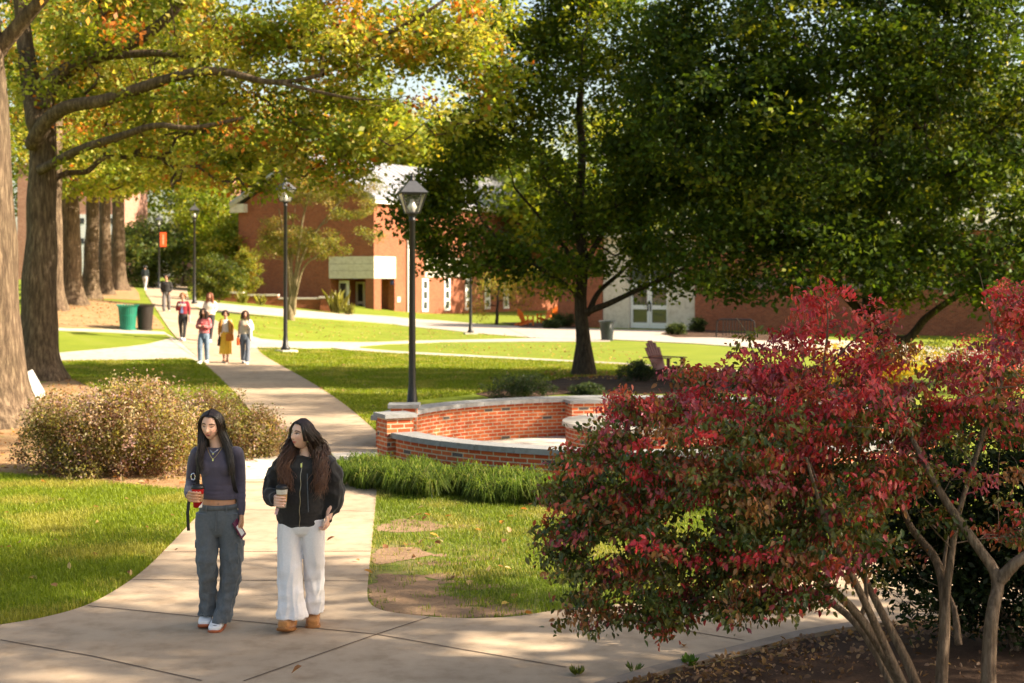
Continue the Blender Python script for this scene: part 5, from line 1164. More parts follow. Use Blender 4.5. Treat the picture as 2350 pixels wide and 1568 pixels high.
# yellow shrub beyond the red bush, and the dark mass at the right
b = np.array((8.6, 33.0, 0.)); shrub('yellow_shrub', 'bright yellow autumn shrub glowing behind the red bush', b, [(b + (dx, 0, .75), (.8, .7, .45)) for dx in (-.9, -.1, .7)], 140, 40, 121, .2, .07, [(.55, .36, .03), (.5, .42, .05), (.35, .33, .03)], (.5, .3, .2), M['leaf'], 5, .05)
b = np.array((10.9, 33.5, 0.)); shrub('green_shrub', 'lime green shrub right of the yellow autumn shrub', b, [(b + (dx, 0, .8), (.9, .8, .5)) for dx in (-.7, .3, 1.2)], 140, 40, 122, .22, .07, [(.20, .24, .02), (.13, .17, .015), (.3, .3, .03)], (.4, .35, .25), M['leaf'], 5, .05)
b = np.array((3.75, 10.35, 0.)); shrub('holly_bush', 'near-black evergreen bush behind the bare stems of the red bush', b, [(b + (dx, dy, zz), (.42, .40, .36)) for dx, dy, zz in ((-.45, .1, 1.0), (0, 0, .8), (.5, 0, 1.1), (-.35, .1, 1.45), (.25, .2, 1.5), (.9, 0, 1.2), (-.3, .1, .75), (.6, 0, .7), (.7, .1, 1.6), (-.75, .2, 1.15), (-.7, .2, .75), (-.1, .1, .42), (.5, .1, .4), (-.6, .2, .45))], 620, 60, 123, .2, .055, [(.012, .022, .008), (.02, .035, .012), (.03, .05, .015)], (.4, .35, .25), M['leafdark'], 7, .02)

# --- the red bush in the right foreground
RP = [(.54, .045, .06), (.66, .11, .11), (.40, .085, .04), (.29, .14, .045), (.15, .155, .028), (.065, .095, .016), (.32, .06, .075)]
def redz(C, rg):
    t = np.clip((C[:, 2] - 1.46) / .95 + rg.normal(size=len(C)) * .26, .05, .88)
    u = rg.random(len(C))
    return np.where(u < t, rg.choice([0, 1, 6, 2], len(C), p=[.36, .24, .25, .15]), np.where(u < t + .38, rg.choice([2, 3, 4, 6], len(C), p=[.15, .35, .35, .15]), rg.choice([4, 5], len(C), p=[.35, .65])))
YR = 8.9
def stem(P, ra, rb): return ([A(x, y, YR + dy) for x, y, dy in P], ra * .82, rb * .8)
stemsR = [stem([(2275, 1690, -.5), (2268, 1560, -.5), (2275, 1420, -.5), (2288, 1330, -.45), (2240, 1250, -.4), (2170, 1150, -.3), (2120, 1060, -.2), (2060, 940, 0)], .062, .018),
          stem([(2290, 1335, -.45), (2340, 1285, -.5), (2420, 1240, -.5), (2480, 1150, -.4)], .05, .02),
          stem([(2160, 1700, -.2), (2160, 1560, -.2), (2168, 1400, -.2), (2150, 1290, -.1), (2090, 1210, .1), (2060, 1120, .2), (2030, 980, .3)], .055, .014),
          stem([(2165, 1420, -.2), (2180, 1300, -.2), (2200, 1180, -.1), (2250, 1020, 0), (2300, 880, .1)], .035, .01),
          stem([(2200, 1480, 0), (2190, 1400, .1), (2165, 1330, .2), (2175, 1230, .3)], .03, .012),
          stem([(2130, 1720, -.3), (2060, 1560, -.3), (1975, 1420, -.3), (1880, 1330, -.3), (1780, 1270, -.3), (1640, 1210, -.4)], .048, .014),
          stem([(2150, 1720, -.1), (2090, 1540, 0), (2020, 1400, .1), (1960, 1280, .2), (1880, 1120, .2), (1800, 960, .3)], .045, .012),
          stem([(2140, 1720, -.2), (2040, 1500, -.4), (1960, 1330, -.6), (1900, 1210, -.7), (1850, 1050, -.7)], .04, .012),
          stem([(2110, 1720, .1), (2000, 1480, .3), (1900, 1380, .5), (1760, 1330, .6), (1600, 1290, .6)], .04, .012),
          stem([(2250, 1020, 0), (2280, 800, .1), (2262, 690, .1), (2248, 625, .1)], .012, .004),
          stem([(1900, 1000, .2), (1890, 860, .3), (1900, 740, .3), (1890, 660, .3)], .014, .004),
          stem([(1890, 860, .3), (1960, 780, .2), (2060, 720, .1)], .01, .004),
          stem([(1830, 930, .3), (1740, 800, .3), (1690, 730, .3)], .01, .004)]
def rl(px, py, dy, rx, ry, rz): return (A(px, py, YR + dy), (rx, ry, rz))
lobR = [rl(1560, 1010, 0, .62, .7, .30), rl(1760, 960, .1, .7, .8, .26), rl(1960, 930, .1, .6, .8, .22), rl(1420, 1120, -.1, .45, .6, .3), rl(1600, 1180, -.2, .7, .8, .28), rl(1800, 1110, -.2, .7, .8, .28), rl(1960, 1060, 0, .5, .7, .2),
        rl(1380, 1260, -.2, .38, .5, .17), rl(1530, 1330, -.3, .58, .6, .18), rl(1750, 1270, -.5, .55, .6, .18), rl(1920, 1200, -.4, .4, .5, .2), rl(1700, 1345, -.4, .5, .5, .13), rl(1850, 1320, -.3, .4, .5, .14), rl(1960, 1270, 0, .35, .4, .15), rl(1500, 1390, -.4, .4, .4, .10), rl(1760, 1390, -.5, .25, .3, .07), rl(1420, 1430, -.5, .34, .3, .09), rl(1330, 1390, -.4, .26, .3, .07), rl(1430, 1480, -.5, .12, .2, .06), rl(1340, 1180, -.1, .26, .4, .22), rl(1580, 1410, -.5, .3, .3, .09), rl(1660, 1380, -.5, .2, .3, .07), rl(1300, 1300, -.3, .2, .3, .08),
        rl(1480, 930, .2, .36, .4, .12), rl(1680, 860, .3, .4, .4, .10), rl(1850, 840, .3, .5, .5, .16), rl(1790, 760, .3, .22, .3, .07), rl(1920, 740, .3, .36, .4, .16), rl(1890, 680, .3, .16, .2, .08), rl(2040, 725, .1, .16, .2, .05), rl(2010, 800, .2, .3, .4, .12),
        rl(2090, 930, .1, .34, .5, .14), rl(2200, 880, .1, .4, .5, .2), rl(2310, 760, .1, .28, .4, .26), rl(2300, 900, 0, .3, .4, .2), rl(2260, 650, .1, .04, .06, .09), rl(2360, 700, .1, .2, .3, .18), rl(2330, 980, .2, .2, .4, .12), rl(2130, 990, .3, .25, .4, .10),
        rl(1690, 770, .3, .12, .2, .06), rl(1700, 810, .3, .2, .2, .05), rl(2260, 1090, -.2, .26, .3, .05), rl(2330, 1200, .5, .25, .4, .2), rl(2160, 1190, -.2, .14, .2, .06), rl(1260, 1170, 0, .1, .2, .1), rl(1650, 1080, -.7, .5, .2, .3)]
rg = np.random.default_rng(131); sk = Skeleton(rg)
first = True
for P, ra, rb in stemsR:
    Q = spline(P, 16); par = -1
    if sk.P:
        k = sk.nearest(Q[0])
        if np.linalg.norm(sk.P[k] - Q[0]) < .12 and Q[0][2] > .25: par = k
    sk.path(Q, np.linspace(ra, rb, 16), par)
C = lobes_sample(rg, lobR, 2000, .45, .31, 3.1, 3.2)
sk.reach(C, .0022, .04, .14, .6, root=A(2100, 1500, YR), steps=3)
tm = sk.mesh('stems', 2.6, .0022, 7, rcap=.02, trunkn=10)
# leaves: drooping pairs along short twigs
k = len(C); per = rg.poisson(42, k); idx = np.repeat(np.arange(k), per); n = len(idx)
tw = unit(rg.normal(size=(k, 3)) * np.array((1, 1, .25)) + np.array((-.25, 0, -.1)))
off = tw[idx] * rg.uniform(-.13, .13, n)[:, None] + rg.normal(size=(n, 3)) * np.array((.035, .035, .022))
P = C[idx] + off
T = unit(tw[idx] * .45 + rg.normal(size=(n, 3)) * .55 + np.array((0, 0, -.75)))
S = np.cross(tw[idx], np.array((0, 0, 1.))) * np.where(rg.random(n) < .5, 1, -1)[:, None]
nm = unit(np.cross(T, unit(tw[idx] + rg.normal(size=(n, 3)) * .5)) ); nm = np.where(nm[:, 2:3] < 0, -nm, nm)
ci = redz(C, rg)[idx]; sw = rg.random(n) < .16; ci = np.where(sw, rg.choice(7, n, p=[.1, .1, .15, .2, .2, .15, .1]), ci)
col = np.array(RP)[ci] * rg.uniform(.7, 1.3, n)[:, None] * rg.uniform(.8, 1.2, k)[idx][:, None]
lm = leaf_mesh('foliage', P, nm, T, .040 * rg.uniform(.55, 1.35, n), np.clip(col, .004, .8), .52, .35, True)
b = Vector((2.6, 8.6, 0)); r = empty('burning_bush', b, 'large red-leaved bush with bare grey stems filling the right foreground', 'shrub')
for me in (tm, lm): me.transform(Matrix.Translation(-b))
link('stems', tm, M['barkgrey'], r); link('foliage', lm, M['leafred'], r)
# second red bush farther back at the right edge
b = np.array((7.9, 21.5, 0.)); shrub('burning_bush', 'smaller red bush farther back at the right edge', b, [(b + (dx, dy, zz), (.7, .6, .5)) for dx, dy, zz in ((-.6, 0, 1.5), (.3, 0, 1.8), (.9, 0, 1.4), (0, 0, 2.3), (.5, 0, 2.5), (-.2, 0, 1.0))], 300, 34, 132, .18, .055, RP, (.3, .25, .15, .1, .08, .04, .08), M['leafred'], 7, .1, asp=.5, droop=.6)

# --- lawn blades (nobody could count them)
def blades(name, polys, n, h, w, seed, excl=(), pal=((.19, .245, .012), (.26, .30, .016), (.13, .185, .010), (.33, .31, .05)), mask=None, clump=True):
    rg = np.random.default_rng(seed); pts = []
    areas = []
    for P in polys:
        P = np.asarray(P)[:, :2]; x, y = P[:, 0], P[:, 1]; areas.append(abs((x * np.roll(y, -1) - y * np.roll(x, -1)).sum()) / 2)
    for P, a in zip(polys, areas):
        P = np.asarray(P)[:, :2]; lo, hi = P.min(0), P.max(0); need = int(n * a / sum(areas)); got = 0
        frac = a / np.prod(hi - lo); q = rg.uniform(lo, hi, (int(need / max(frac, .05)), 2)); pts.append(q[inpoly(q[:, 0], q[:, 1], P)])
    p = np.vstack(pts)
    for P in excl: p = p[~inpoly(p[:, 0], p[:, 1], P)]
    if mask is not None: p = p[mask(p, rg)]
    m = len(p); z = elev(p[:, 0], p[:, 1], True) - .004
    g = np.array([mnoise.noise(Vector((a * 1.1, b_ * 1.1, 3.))) for a, b_ in p]); g2 = np.array([mnoise.noise(Vector((a * 7, b_ * 7, 8.))) for a, b_ in p])
    H = h * rg.uniform(.55, 1.25, m) * (1 + .35 * g2); a = rg.uniform(0, 6.28, m)
    d = np.stack((np.cos(a), np.sin(a), np.zeros(m)), 1); s = np.stack((-np.sin(a), np.cos(a), np.zeros(m)), 1)
    ln = rg.uniform(.1, .8, m)[:, None]
    B = np.stack((p[:, 0], p[:, 1], z), 1); W = (w * rg.uniform(.7, 1.3, m))[:, None]
    mid = B + d * H[:, None] * ln * .3 + np.array((0, 0, 1.)) * H[:, None] * .6
    tip = B + d * H[:, None] * ln + np.array((0, 0, 1.)) * (H * np.sqrt(np.maximum(.1, 1 - ln[:, 0] ** 2 * .7)))[:, None]
    V = np.stack((B - s * W / 2, B + s * W / 2, mid + s * W * .4, tip, mid - s * W * .4), 1).reshape(-1, 3)
    k = np.arange(m)[:, None] * 5
    F = np.concatenate((k + np.array((0, 1, 2, 4)), k + np.array((4, 2, 3, 3))))
    # triangles for the tips
    me = bpy.data.meshes.new(name); F1 = (k + np.array((0, 1, 2, 4))); F2 = (k + np.array((4, 2, 3)))
    me.vertices.add(len(V)); me.vertices.foreach_set('co', V.astype(np.float32).ravel())
    lo = np.concatenate((F1.ravel(), F2.ravel())).astype(np.int32); me.loops.add(len(lo)); me.loops.foreach_set('vertex_index', lo)
    me.polygons.add(2 * m); me.polygons.foreach_set('loop_start', np.concatenate((np.arange(m) * 4, 4 * m + np.arange(m) * 3)).astype(np.int32)); me.update(calc_edges=True)
    pal = np.array(pal); ci = np.clip((g * 1.6 + .5 + rg.normal(size=m) * .25) * len(pal), 0, len(pal) - 1).astype(int)
    col = pal[ci] * rg.uniform(.75, 1.3, m)[:, None]
    a_ = me.color_attributes.new('Col', 'FLOAT_COLOR', 'POINT'); c4 = np.ones((len(V), 4), np.float32); c4[:, :3] = np.repeat(col, 5, 0); a_.data.foreach_set('color', c4.ravel())
    return tag(link(name, me, M['grass']), 'green grass', None, kind='stuff')
EX = [main_poly, upath]
lawnL = np.vstack((edgeL, GP([(560, 1112), (430, 1128), (250, 1110), (100, 1096), (-80, 1084)]), [(-8.5, 19.5), (-8.5, 10.5)]))
lawnR = np.vstack((edgeR, [(1.55, 12.1), (3.0, 13.2), (4.4, 14.4), (3.2, 17.0), (1.2, 16.2)], GP([(1220, 1165), (1050, 1140), (900, 1120), (866, 1115)])))
sheet('lawn_patch', lawnR, M['worn'], .005)
def edge_thin(p, rg): return np.ones(len(p), bool)
def rmask(p, rg):
    dn = np.array([mnoise.noise(Vector((a * 2.2, b_ * 2.2, 5.))) for a, b_ in p])
    k = np.ones(len(p), bool)
    for D in (dirt1, dirt2, dirt3):
        dd = np.min(np.hypot(p[:, :1] - D[None, ::2, 0], p[:, 1:] - D[None, ::2, 1]), 1); k &= rg.random(len(p)) > np.exp(-dd / .13) * .85
    d3 = np.array([mnoise.noise(Vector((a * 5, b_ * 5, 15.))) for a, b_ in p])
    for D in (dirt1, dirt2, dirt3): k &= ~(inpoly(p[:, 0], p[:, 1], D) & (rg.random(len(p)) < np.where(d3 < -.22, .35, .985 if D is dirt1 else .8)))
    c = D = np.array((-1.0, 12.4)); near_ = np.exp(-((p[:, 0] + 1.15) ** 2 / .35 + (p[:, 1] - 13.0) ** 2 / 3.0))
    return k & (rg.random(len(p)) > np.clip(near_ * .9 + (dn < -.25) * .4, 0, .95))
blades('grass', [lawnL], 230000, .062, .0055, 201, EX)
blades('grass', [lawnR], 120000, .055, .0055, 202, EX, mask=rmask, pal=((.15, .205, .016), (.21, .255, .018), (.10, .155, .012), (.30, .28, .055)))
mid1 = GP([(560, 800), (640, 800), (826, 807), (1008, 818), (1189, 827), (1421, 838), (1560, 849), (1700, 858), (1700, 880), (1420, 862), (1300, 868), (1090, 905), (950, 920), (885, 950), (868, 1000), (850, 980), (760, 908), (660, 848)])
mid2 = GP([(430, 824), (475, 836), (540, 905), (600, 985), (560, 1000), (440, 960), (330, 930), (230, 900), (160, 868), (90, 868), (90, 830), (300, 828)])
MP = ((.20, .25, .012), (.26, .30, .016), (.14, .19, .010), (.32, .31, .05))
blades('grass', [mid1], 170000, .07, .018, 203, EX, pal=MP)
blades('grass', [mid2], 60000, .07, .018, 204, EX, pal=MP)
# --- mondo-like border grass along the court wall
def arc_tufts():
    rg = np.random.default_rng(301); V, F, Cc = [], [], []
    nt_ = 210; k = 0
    th = R(213) + (R(300) - R(213)) * rg.random(nt_); rr = 4.8 + 1.05 * rg.random(nt_)
    cx, cyy = PC[0] + rr * np.cos(th), PC[1] + rr * np.sin(th)
    nb = 190; n = nt_ * nb; ti = np.repeat(np.arange(nt_), nb)
    a = rg.uniform(0, 6.28, n); L = rg.uniform(.24, .47, n) * rg.uniform(.65, 1.2, nt_)[ti]; out = rg.uniform(.35, 1.0, n)
    B = np.stack((cx[ti] + rg.normal(size=n) * .045, cyy[ti] + rg.normal(size=n) * .045, np.zeros(n)), 1)
    d = np.stack((np.cos(a), np.sin(a), np.zeros(n)), 1); s = np.stack((-np.sin(a), np.cos(a), np.zeros(n)), 1); up_ = np.array((0, 0, 1.))
    t = np.array((0, .3, .62, 1.0)); X = np.array((0, .20, .58, .92)); Z = np.array((0, .50, .62, .22)); Wd = np.array((.8, 1, .85, .06)) * .010
    rows = []
    for q in range(4):
        c = B + d * (L * out * X[q])[:, None] + up_ * (L * (Z[q] + (1 - out) * .45 * t[q]))[:, None]
        rows += [c - s * Wd[q] / 2, c + s * Wd[q] / 2]
    V = np.stack(rows, 1).reshape(-1, 3); k = np.arange(n)[:, None] * 8
    F = np.concatenate([k + np.array((2 * q, 2 * q + 1, 2 * q + 3, 2 * q + 2)) for q in range(3)])
    pal = np.array([(.09, .14, .016), (.15, .20, .025), (.05, .085, .012), (.25, .26, .07)])
    col = pal[rg.choice(4, n, p=[.4, .3, .2, .1])] * rg.uniform(.75, 1.25, n)[:, None] * rg.uniform(.75, 1.2, nt_)[ti][:, None]
    return tag(link('border_grass', mesh_np('border_grass', V, F, False, np.repeat(col, 8, 0)), M['grass']), 'long arching border grass along the brick wall', None, kind='stuff')
arc_tufts()
# --- fallen leaves
def fallen(polys_n, seed):
    rg = np.random.default_rng(seed); P = []
    for poly, n in polys_n:
        poly = np.asarray(poly)[:, :2]; lo, hi = poly.min(0), poly.max(0); q = rg.uniform(lo, hi, (n * 2, 2)); P.append(q[inpoly(q[:, 0], q[:, 1], poly)][:n])
    p = np.vstack(P); n = len(p); z = elev(p[:, 0], p[:, 1], True) + .02 + rg.random(n) * .03
    nm = unit(rg.normal(size=(n, 3)) * .45 + (0, 0, 1)); T = unit(rg.normal(size=(n, 3)))
    pal = np.array([(.38, .20, .09), (.30, .13, .05), (.45, .30, .16), (.22, .10, .05), (.50, .38, .22)])
    col = pal[rg.choice(5, n)] * rg.uniform(.7, 1.2, n)[:, None]
    me = leaf_mesh('fallen_leaves', np.stack((p[:, 0], p[:, 1], z), 1), nm, T, rg.uniform(.05, .11, n), col, .6, .5, True)
    return tag(link('fallen_leaves', me, M['leaf']), 'dry brown fallen leaves', None, kind='stuff')
fallen([(lawnL, 90), (lawnR, 90), (mid1, 200), (mid2, 200), (GP([(-60, 985), (0, 960), (160, 868), (330, 930), (540, 1000), (600, 1040), (560, 1100), (430, 1130), (100, 1098), (-60, 1086)]), 1500),
        (GP([(60, 690), (130, 683), (250, 690), (320, 700), (378, 756), (60, 749)]), 900), (mring, 300), (main_poly, 45), (GP([(514, 722), (900, 750), (1200, 772), (600, 776)]), 500), (GP([(900, 792), (1400, 792), (1560, 840), (1000, 810)]), 350)], 401)
def litter(seed):
    rg = np.random.default_rng(seed); n = 2600; P = bedR; t = rg.random(n)
    k = (rg.random(n) * (len(kl0) - 1)).astype(int); base = kl0[k] + (kl0[np.minimum(k + 1, len(kl0) - 1)] - kl0[k]) * rg.random(n)[:, None]
    dn = np.array((.45, -.9)); p = base + dn * (.14 + rg.exponential(.5, n))[:, None]
    nm = unit(rg.normal(size=(n, 3)) * .7 + (0, 0, 1)); T = unit(rg.normal(size=(n, 3)))
    pal = np.array([(.20, .11, .07), (.28, .17, .11), (.12, .065, .04), (.34, .23, .17)])
    me = leaf_mesh('leaf_litter', np.stack((p[:, 0], p[:, 1], np.full(n, .015) + rg.random(n) * .03), 1), nm, T, rg.uniform(.02, .06, n), pal[rg.choice(4, n)] * rg.uniform(.7, 1.2, n)[:, None], .6, .6, True)
    tag(link('leaf_litter', me, M['leaf']), 'curled dry leaves in the shrub bed', None, kind='stuff')
litter(402)
# weeds at the kerb
def weed(px, py, lb, n, h, asp, seed, col, name='weed'):
    rg = np.random.default_rng(seed); b = G(px, py); a = rg.uniform(0, 6.28, n); u = rg.random(n)
    P = np.tile(b, (n, 1)) + np.stack((np.cos(a), np.sin(a), np.zeros(n)), 1) * .015; P[:, 2] += .01 + u * h * .4
    T = unit(np.stack((np.cos(a), np.sin(a), .5 + rg.random(n)), 1)); nm = unit(np.cross(T, np.stack((-np.sin(a), np.cos(a), np.zeros(n)), 1))) * -1
    me = leaf_mesh(name, P, nm, T, h * rg.uniform(.6, 1.1, n), np.array(col) * rg.uniform(.7, 1.3, n)[:, None], asp, .4, True)
    bb = Vector(b); me.transform(Matrix.Translation(-bb)); o = link(name, me, M['leaf']); o.location = bb
    tag(o, lb, 'plant')
weed(1583, 1532, 'bright green broad-leaved weed growing at the kerb', 30, .075, .5, 1, (.10, .19, .02))
weed(1325, 1552, 'feathery yellow-green weed by the path at the bottom edge', 80, .06, .16, 2, (.17, .20, .04))
weed(1455, 1546, 'thin grassy weed beside the kerb, left of the broad-leaved one', 30, .07, .06, 3, (.12, .18, .03))
# ================================================================== THINGS THAT WERE BUILT
def arc_wall(r0, r1, a0, a1, z0, z1, n, mat=0, gaps=0):
    """solid arc between two radii round PC, UV in metres along the face"""
    mb = MB(); th = np.linspace(a0, a1, n + 1)
    def pt(r, a, z): return (PC[0] + r * math.cos(a), PC[1] + r * math.sin(a), z)
    for k in range(n):
        a, b = th[k], th[k + 1]
        for r, fl in ((r0, 1), (r1, 0)):
            q = [pt(r, a, z0), pt(r, b, z0), pt(r, b, z1), pt(r, a, z1)]; uv = [(r1 * a, z0), (r1 * b, z0), (r1 * b, z1), (r1 * a, z1)]
            if fl: q, uv = q[::-1], uv[::-1]
            mb.add(q, [(0, 1, 2, 3)], mat, [uv])
        mb.add([pt(r1, a, z1), pt(r1, b, z1), pt(r0, b, z1), pt(r0, a, z1)], [(0, 1, 2, 3)], mat)
        mb.add([pt(r0, a, z0), pt(r0, b, z0), pt(r1, b, z0), pt(r1, a, z0)], [(0, 1, 2, 3)], mat)
    for a, s in ((a0, 0), (a1, 1)):
        q = [pt(r0, a, z0), pt(r1, a, z0), pt(r1, a, z1), pt(r0, a, z1)]
        mb.add(q if not s else q[::-1], [(0, 1, 2, 3)], mat)
    return mb
def coping(r0, r1, a0, a1, z0, z1, nst):
    mb = MB(); th = np.linspace(a0, a1, nst + 1)
    for k in range(nst):
        g = .004 / r1
        m2 = arc_wall(r0, r1, th[k] + g, th[k + 1] - g, z0, z1 + rng.uniform(-.002, .002), 3)
        mb.add(m2.v, m2.f)
    return mb
def pillar(parent, c, ang, zt, wd=.40, cap='bluestone'):
    mb = MB(); mb.box((c[0], c[1], (zt - .055 - .35) / 2), (wd, wd, zt - .055 + .35), ang); mb.build('pillar', M['brick'], parent)
    mb = MB(); mb.box((c[0], c[1], zt - .0275), (wd + .09, wd + .09, .055), ang)
    p = [o for o in parent.children if o.name.startswith('pillar')][-1]
    mb.build('pillar_cap', M[cap], p)
HC = .52; RI, RO = 4.12, 4.40
rf = empty('court_wall', (0, 0, 0), 'near curved brick wall with grey coping and a capped end pillar above the border grass', 'wall', 'brick walls of the round court')
arc_wall(RI, RO, R(209), R(330), -.4, HC - .075, 48).build('wall', M['brick'], rf)
coping(RI - .05, RO + .05, R(208.3), R(330), HC - .075, HC, 15).build('coping', M['bluestone'], rf)
pillar(rf, (PC[0] + 4.30 * math.cos(R(205.6)), PC[1] + 4.30 * math.sin(R(205.6))), R(205.6), .78)
rb = empty('court_wall', (0, 0, 0), 'far curved brick wall of the round court, stone-capped and facing the planter', 'wall', 'brick walls of the round court')
arc_wall(RI, RO, R(22), R(174), -.4, HC - .075, 60).build('wall', M['brick'], rb)
coping(RI - .12, RO + .08, R(22), R(174.5), HC - .075, HC, 18).build('coping', M['bluestone'], rb)
pillar(rb, (PC[0] - 3.88, PC[1] - .12), R(182), .76, .40)
pillar(rb, (PC[0] + 3.92 * math.cos(R(103)), PC[1] + 3.92 * math.sin(R(103))), R(103), HC - .02, .62)
pl = empty('round_planter', (PC[0], PC[1], -.19), 'round brick planter with a wide pale stone rim in the middle of the court', 'planter')
def ringpts(mb, prof, n=56):
    rs = [[(r * math.cos(a), r * math.sin(a), z) for a in np.arange(n) * 2 * math.pi / n] for r, z in prof]
    for q in range(len(prof) - 1):
        L = [p for p in rs[q]] + [p for p in rs[q + 1]]
        for j in range(n):
            k = (j + 1) % n; R_ = prof[q][0]; a0, a1 = R_ * 2 * math.pi * j / n, R_ * 2 * math.pi * (j + 1) / n
            mb.add([rs[q][j], rs[q][k], rs[q + 1][k], rs[q + 1][j]], [(0, 1, 2, 3)], 0, [[(a0, prof[q][1]), (a1, prof[q][1]), (a1, prof[q + 1][1]), (a0, prof[q + 1][1])]])
    return mb
ringpts(MB(), [(1.36, -.1), (1.36, .61)]).build('planter_wall', M['brick'], pl)
ringpts(MB(), [(.98, .60), (1.36, .60), (1.41, .61), (1.41, .675), (.95, .675), (.95, .3)]).build('stone_rim', M['stone_white'], pl)
mb = MB(); mb.lathe([(.96, .5), (.5, .58), (.01, .6)], 24); mb.build('soil', M['mulch'], pl)
# pink chrysanthemums sitting in the planter
rg = np.random.default_rng(500)
for k, (dx, dy, lb) in enumerate([(-.42, -.25, 'pink chrysanthemum mound at the left rim of the round planter'), (.15, .2, 'pink chrysanthemum mound in the middle of the round planter'), (.6, -.2, 'pink chrysanthemum mound at the right of the round planter')]):
    c = np.array((PC[0] + dx, PC[1] + dy, .38)); n = 900
    u = unit(rg.normal(size=(n, 3))); u[:, 2] = np.abs(u[:, 2]); P = c + u * np.array((.36, .36, .30)) * rg.uniform(.85, 1.05, n)[:, None]
    pal = np.array([(.75, .16, .42), (.85, .30, .55), (.60, .10, .32), (.9, .5, .66)]); fl = rg.random(n) < .72
    col = np.where(fl[:, None], pal[rg.choice(4, n)], np.array((.06, .10, .02)))
    me = leaf_mesh('flowers', P, u, unit(rg.normal(size=(n, 3))), np.full(n, .055), col, .8, .3)
    bb = Vector(c); me.transform(Matrix.Translation(-bb)); o = link('chrysanthemum', me, M['leaf']); o.location = bb
    tag(o, lb, 'flower', 'flowers in the round planter')

# ------------------------------------------------------------------ lamps
M['lampglass'] = None
m, nt, bs, out = new_mat('lamp_glass'); bs.inputs['Base Color'].default_value = (.8, .8, .75, 1); bs.inputs['Roughness'].default_value = .08
trn = N(nt, 'ShaderNodeBsdfTransparent'); mx = N(nt, 'ShaderNodeMixShader'); lw = N(nt, 'ShaderNodeLayerWeight'); lw.inputs[0].default_value = .35
nt.links.new(lw.outputs['Facing'], mx.inputs[0]); nt.links.new(trn.outputs[0], mx.inputs[1]); nt.links.new(bs.outputs[0], mx.inputs[2]); nt.links.new(mx.outputs[0], out.inputs[0]); M['lampglass'] = m
M['lampin'] = mat_plain('lamp_reflector', (.62, .6, .55), .35, .2, .1)
def lamp(base, H, label, group='lamp posts of the campus walks', lw_=.5, glassroof=False, rz=.2, banner=False):
    r = empty('street_lamp', base, label, 'street lamp', group, rz)
    mb = MB(); mb.box((0, 0, .0), (.62, .62, .14)); mb.build('footing', M['concrete_pale'], r)
    mb = MB(); mb.lathe([(.16, .07), (.16, .16), (.11, .2), (.085, .5), (.075, .55), (.06, H - .75), (.07, H - .74), (.075, H - .69), (.055, H - .68), (.10, H - .60), (.12, H - .57)], 14); mb.build('pole', M['black'], r, True)
    q = lw_ / .5; zb, zt = H - .57, H - .57 + .40 * q; a, b = .13 * q, .25 * q
    ln = MB()
    cs = [(-1, -1), (1, -1), (1, 1), (-1, 1)]
    for sx, sy in cs: ln.bar((a * sx, a * sy, zb), (b * sx, b * sy, zt), .022, .022)
    for k in range(4):
        x0, x1 = cs[k], cs[(k + 1) % 4]
        ln.bar((b * x0[0], b * x0[1], zt), (b * x1[0], b * x1[1], zt), .028, .028); ln.bar((a * x0[0], a * x0[1], zb), (a * x1[0], a * x1[1], zb), .025, .025)
    L_ = ln.build('lantern', M['black'], r)
    g = MB(); a2, b2 = a - .004, b - .004
    g.add([(a2 * x, a2 * y, zb) for x, y in cs] + [(b2 * x, b2 * y, zt) for x, y in cs], [(k, (k + 1) % 4, 4 + (k + 1) % 4, 4 + k) for k in range(4)]); g.build('glass', M['lampglass'], L_)
    g = MB(); g.lathe([(.05 * q, zb), (.06 * q, zb + .06), (.10 * q, zb + .12), (.055 * q, zb + .20), (.04 * q, zb + .28)], 12); g.build('reflector', M['lampin'], L_, True)
    g = MB(); e = b + .03
    zr = zt + .25 * q
    g.add([(e * x, e * y, zt + .012) for x, y in cs] + [(.07 * q * x, .07 * q * y, zr) for x, y in cs], [(k, (k + 1) % 4, 4 + (k + 1) % 4, 4 + k) for k in range(4)] + [(4, 5, 6, 7), (3, 2, 1, 0)])
    g.build('roof', M['lamproof'], L_)
    g = MB(); g.lathe([(.055, zr - .01), (.06, zr + .03), (.03, zr + .05), (.05, zr + .09), (.025, zr + .13), (.008, zr + .18)], 12); g.build('finial', M['black'], L_, True)
    if banner:
        for za in (0, 1.1): g = MB(); g.bar((.05, 0, H * .8 - za), (.55, 0, H * .8 - za), .02, .02); g.build('banner_arm', M['black'], r)
        g = MB(); g.box((.30, .0, H * .8 - .55), (.46, .012, 1.07)); g.build('banner', M['banner'], r)
        g = MB(); 
        g.box((.30, -.0095, H * .8 - .55), (.09, .004, .72)); g.build('banner_lettering', mat_plain('banner_print', (.70, .35, .22), .8), r)
    return r
M['lamproof'] = mat_plain('lamp_roof', (.10, .10, .105), .4, .5, .1, spec=.6)
M['banner'] = mat_plain('orange_banner', (.75, .10, .02), .7, var=.05)
gl = np.array((-2.035, 29.0, 0)); lamp(gl, 4.62, 'nearest black lamp post, standing behind the pillars of the round court', rz=.25)
g2 = G(655, 808); lamp(g2, CAMH - g2[2] + (641 - 425) * g2[1] / FPX, 'black lamp post by the bend of the walk, left of the nearest one', rz=.75, lw_=.52)
g3 = G(1080, 767); lamp(g3, 4.9, 'black lamp post on the far lawn with its head hidden in the maple')
g4 = G(446, 700); lamp(g4, CAMH - g4[2] + (641 - 476) * g4[1] / FPX, 'black lamp post beside the big rounded bush')
g5 = G(365, 652); g5 = A(365, 641, 105); g5[2] = elev(g5[0], 105); lamp(g5, CAMH - g5[2] + (641 - 500) * 105 / FPX, 'far lamp post carrying a bright orange banner', banner=True)
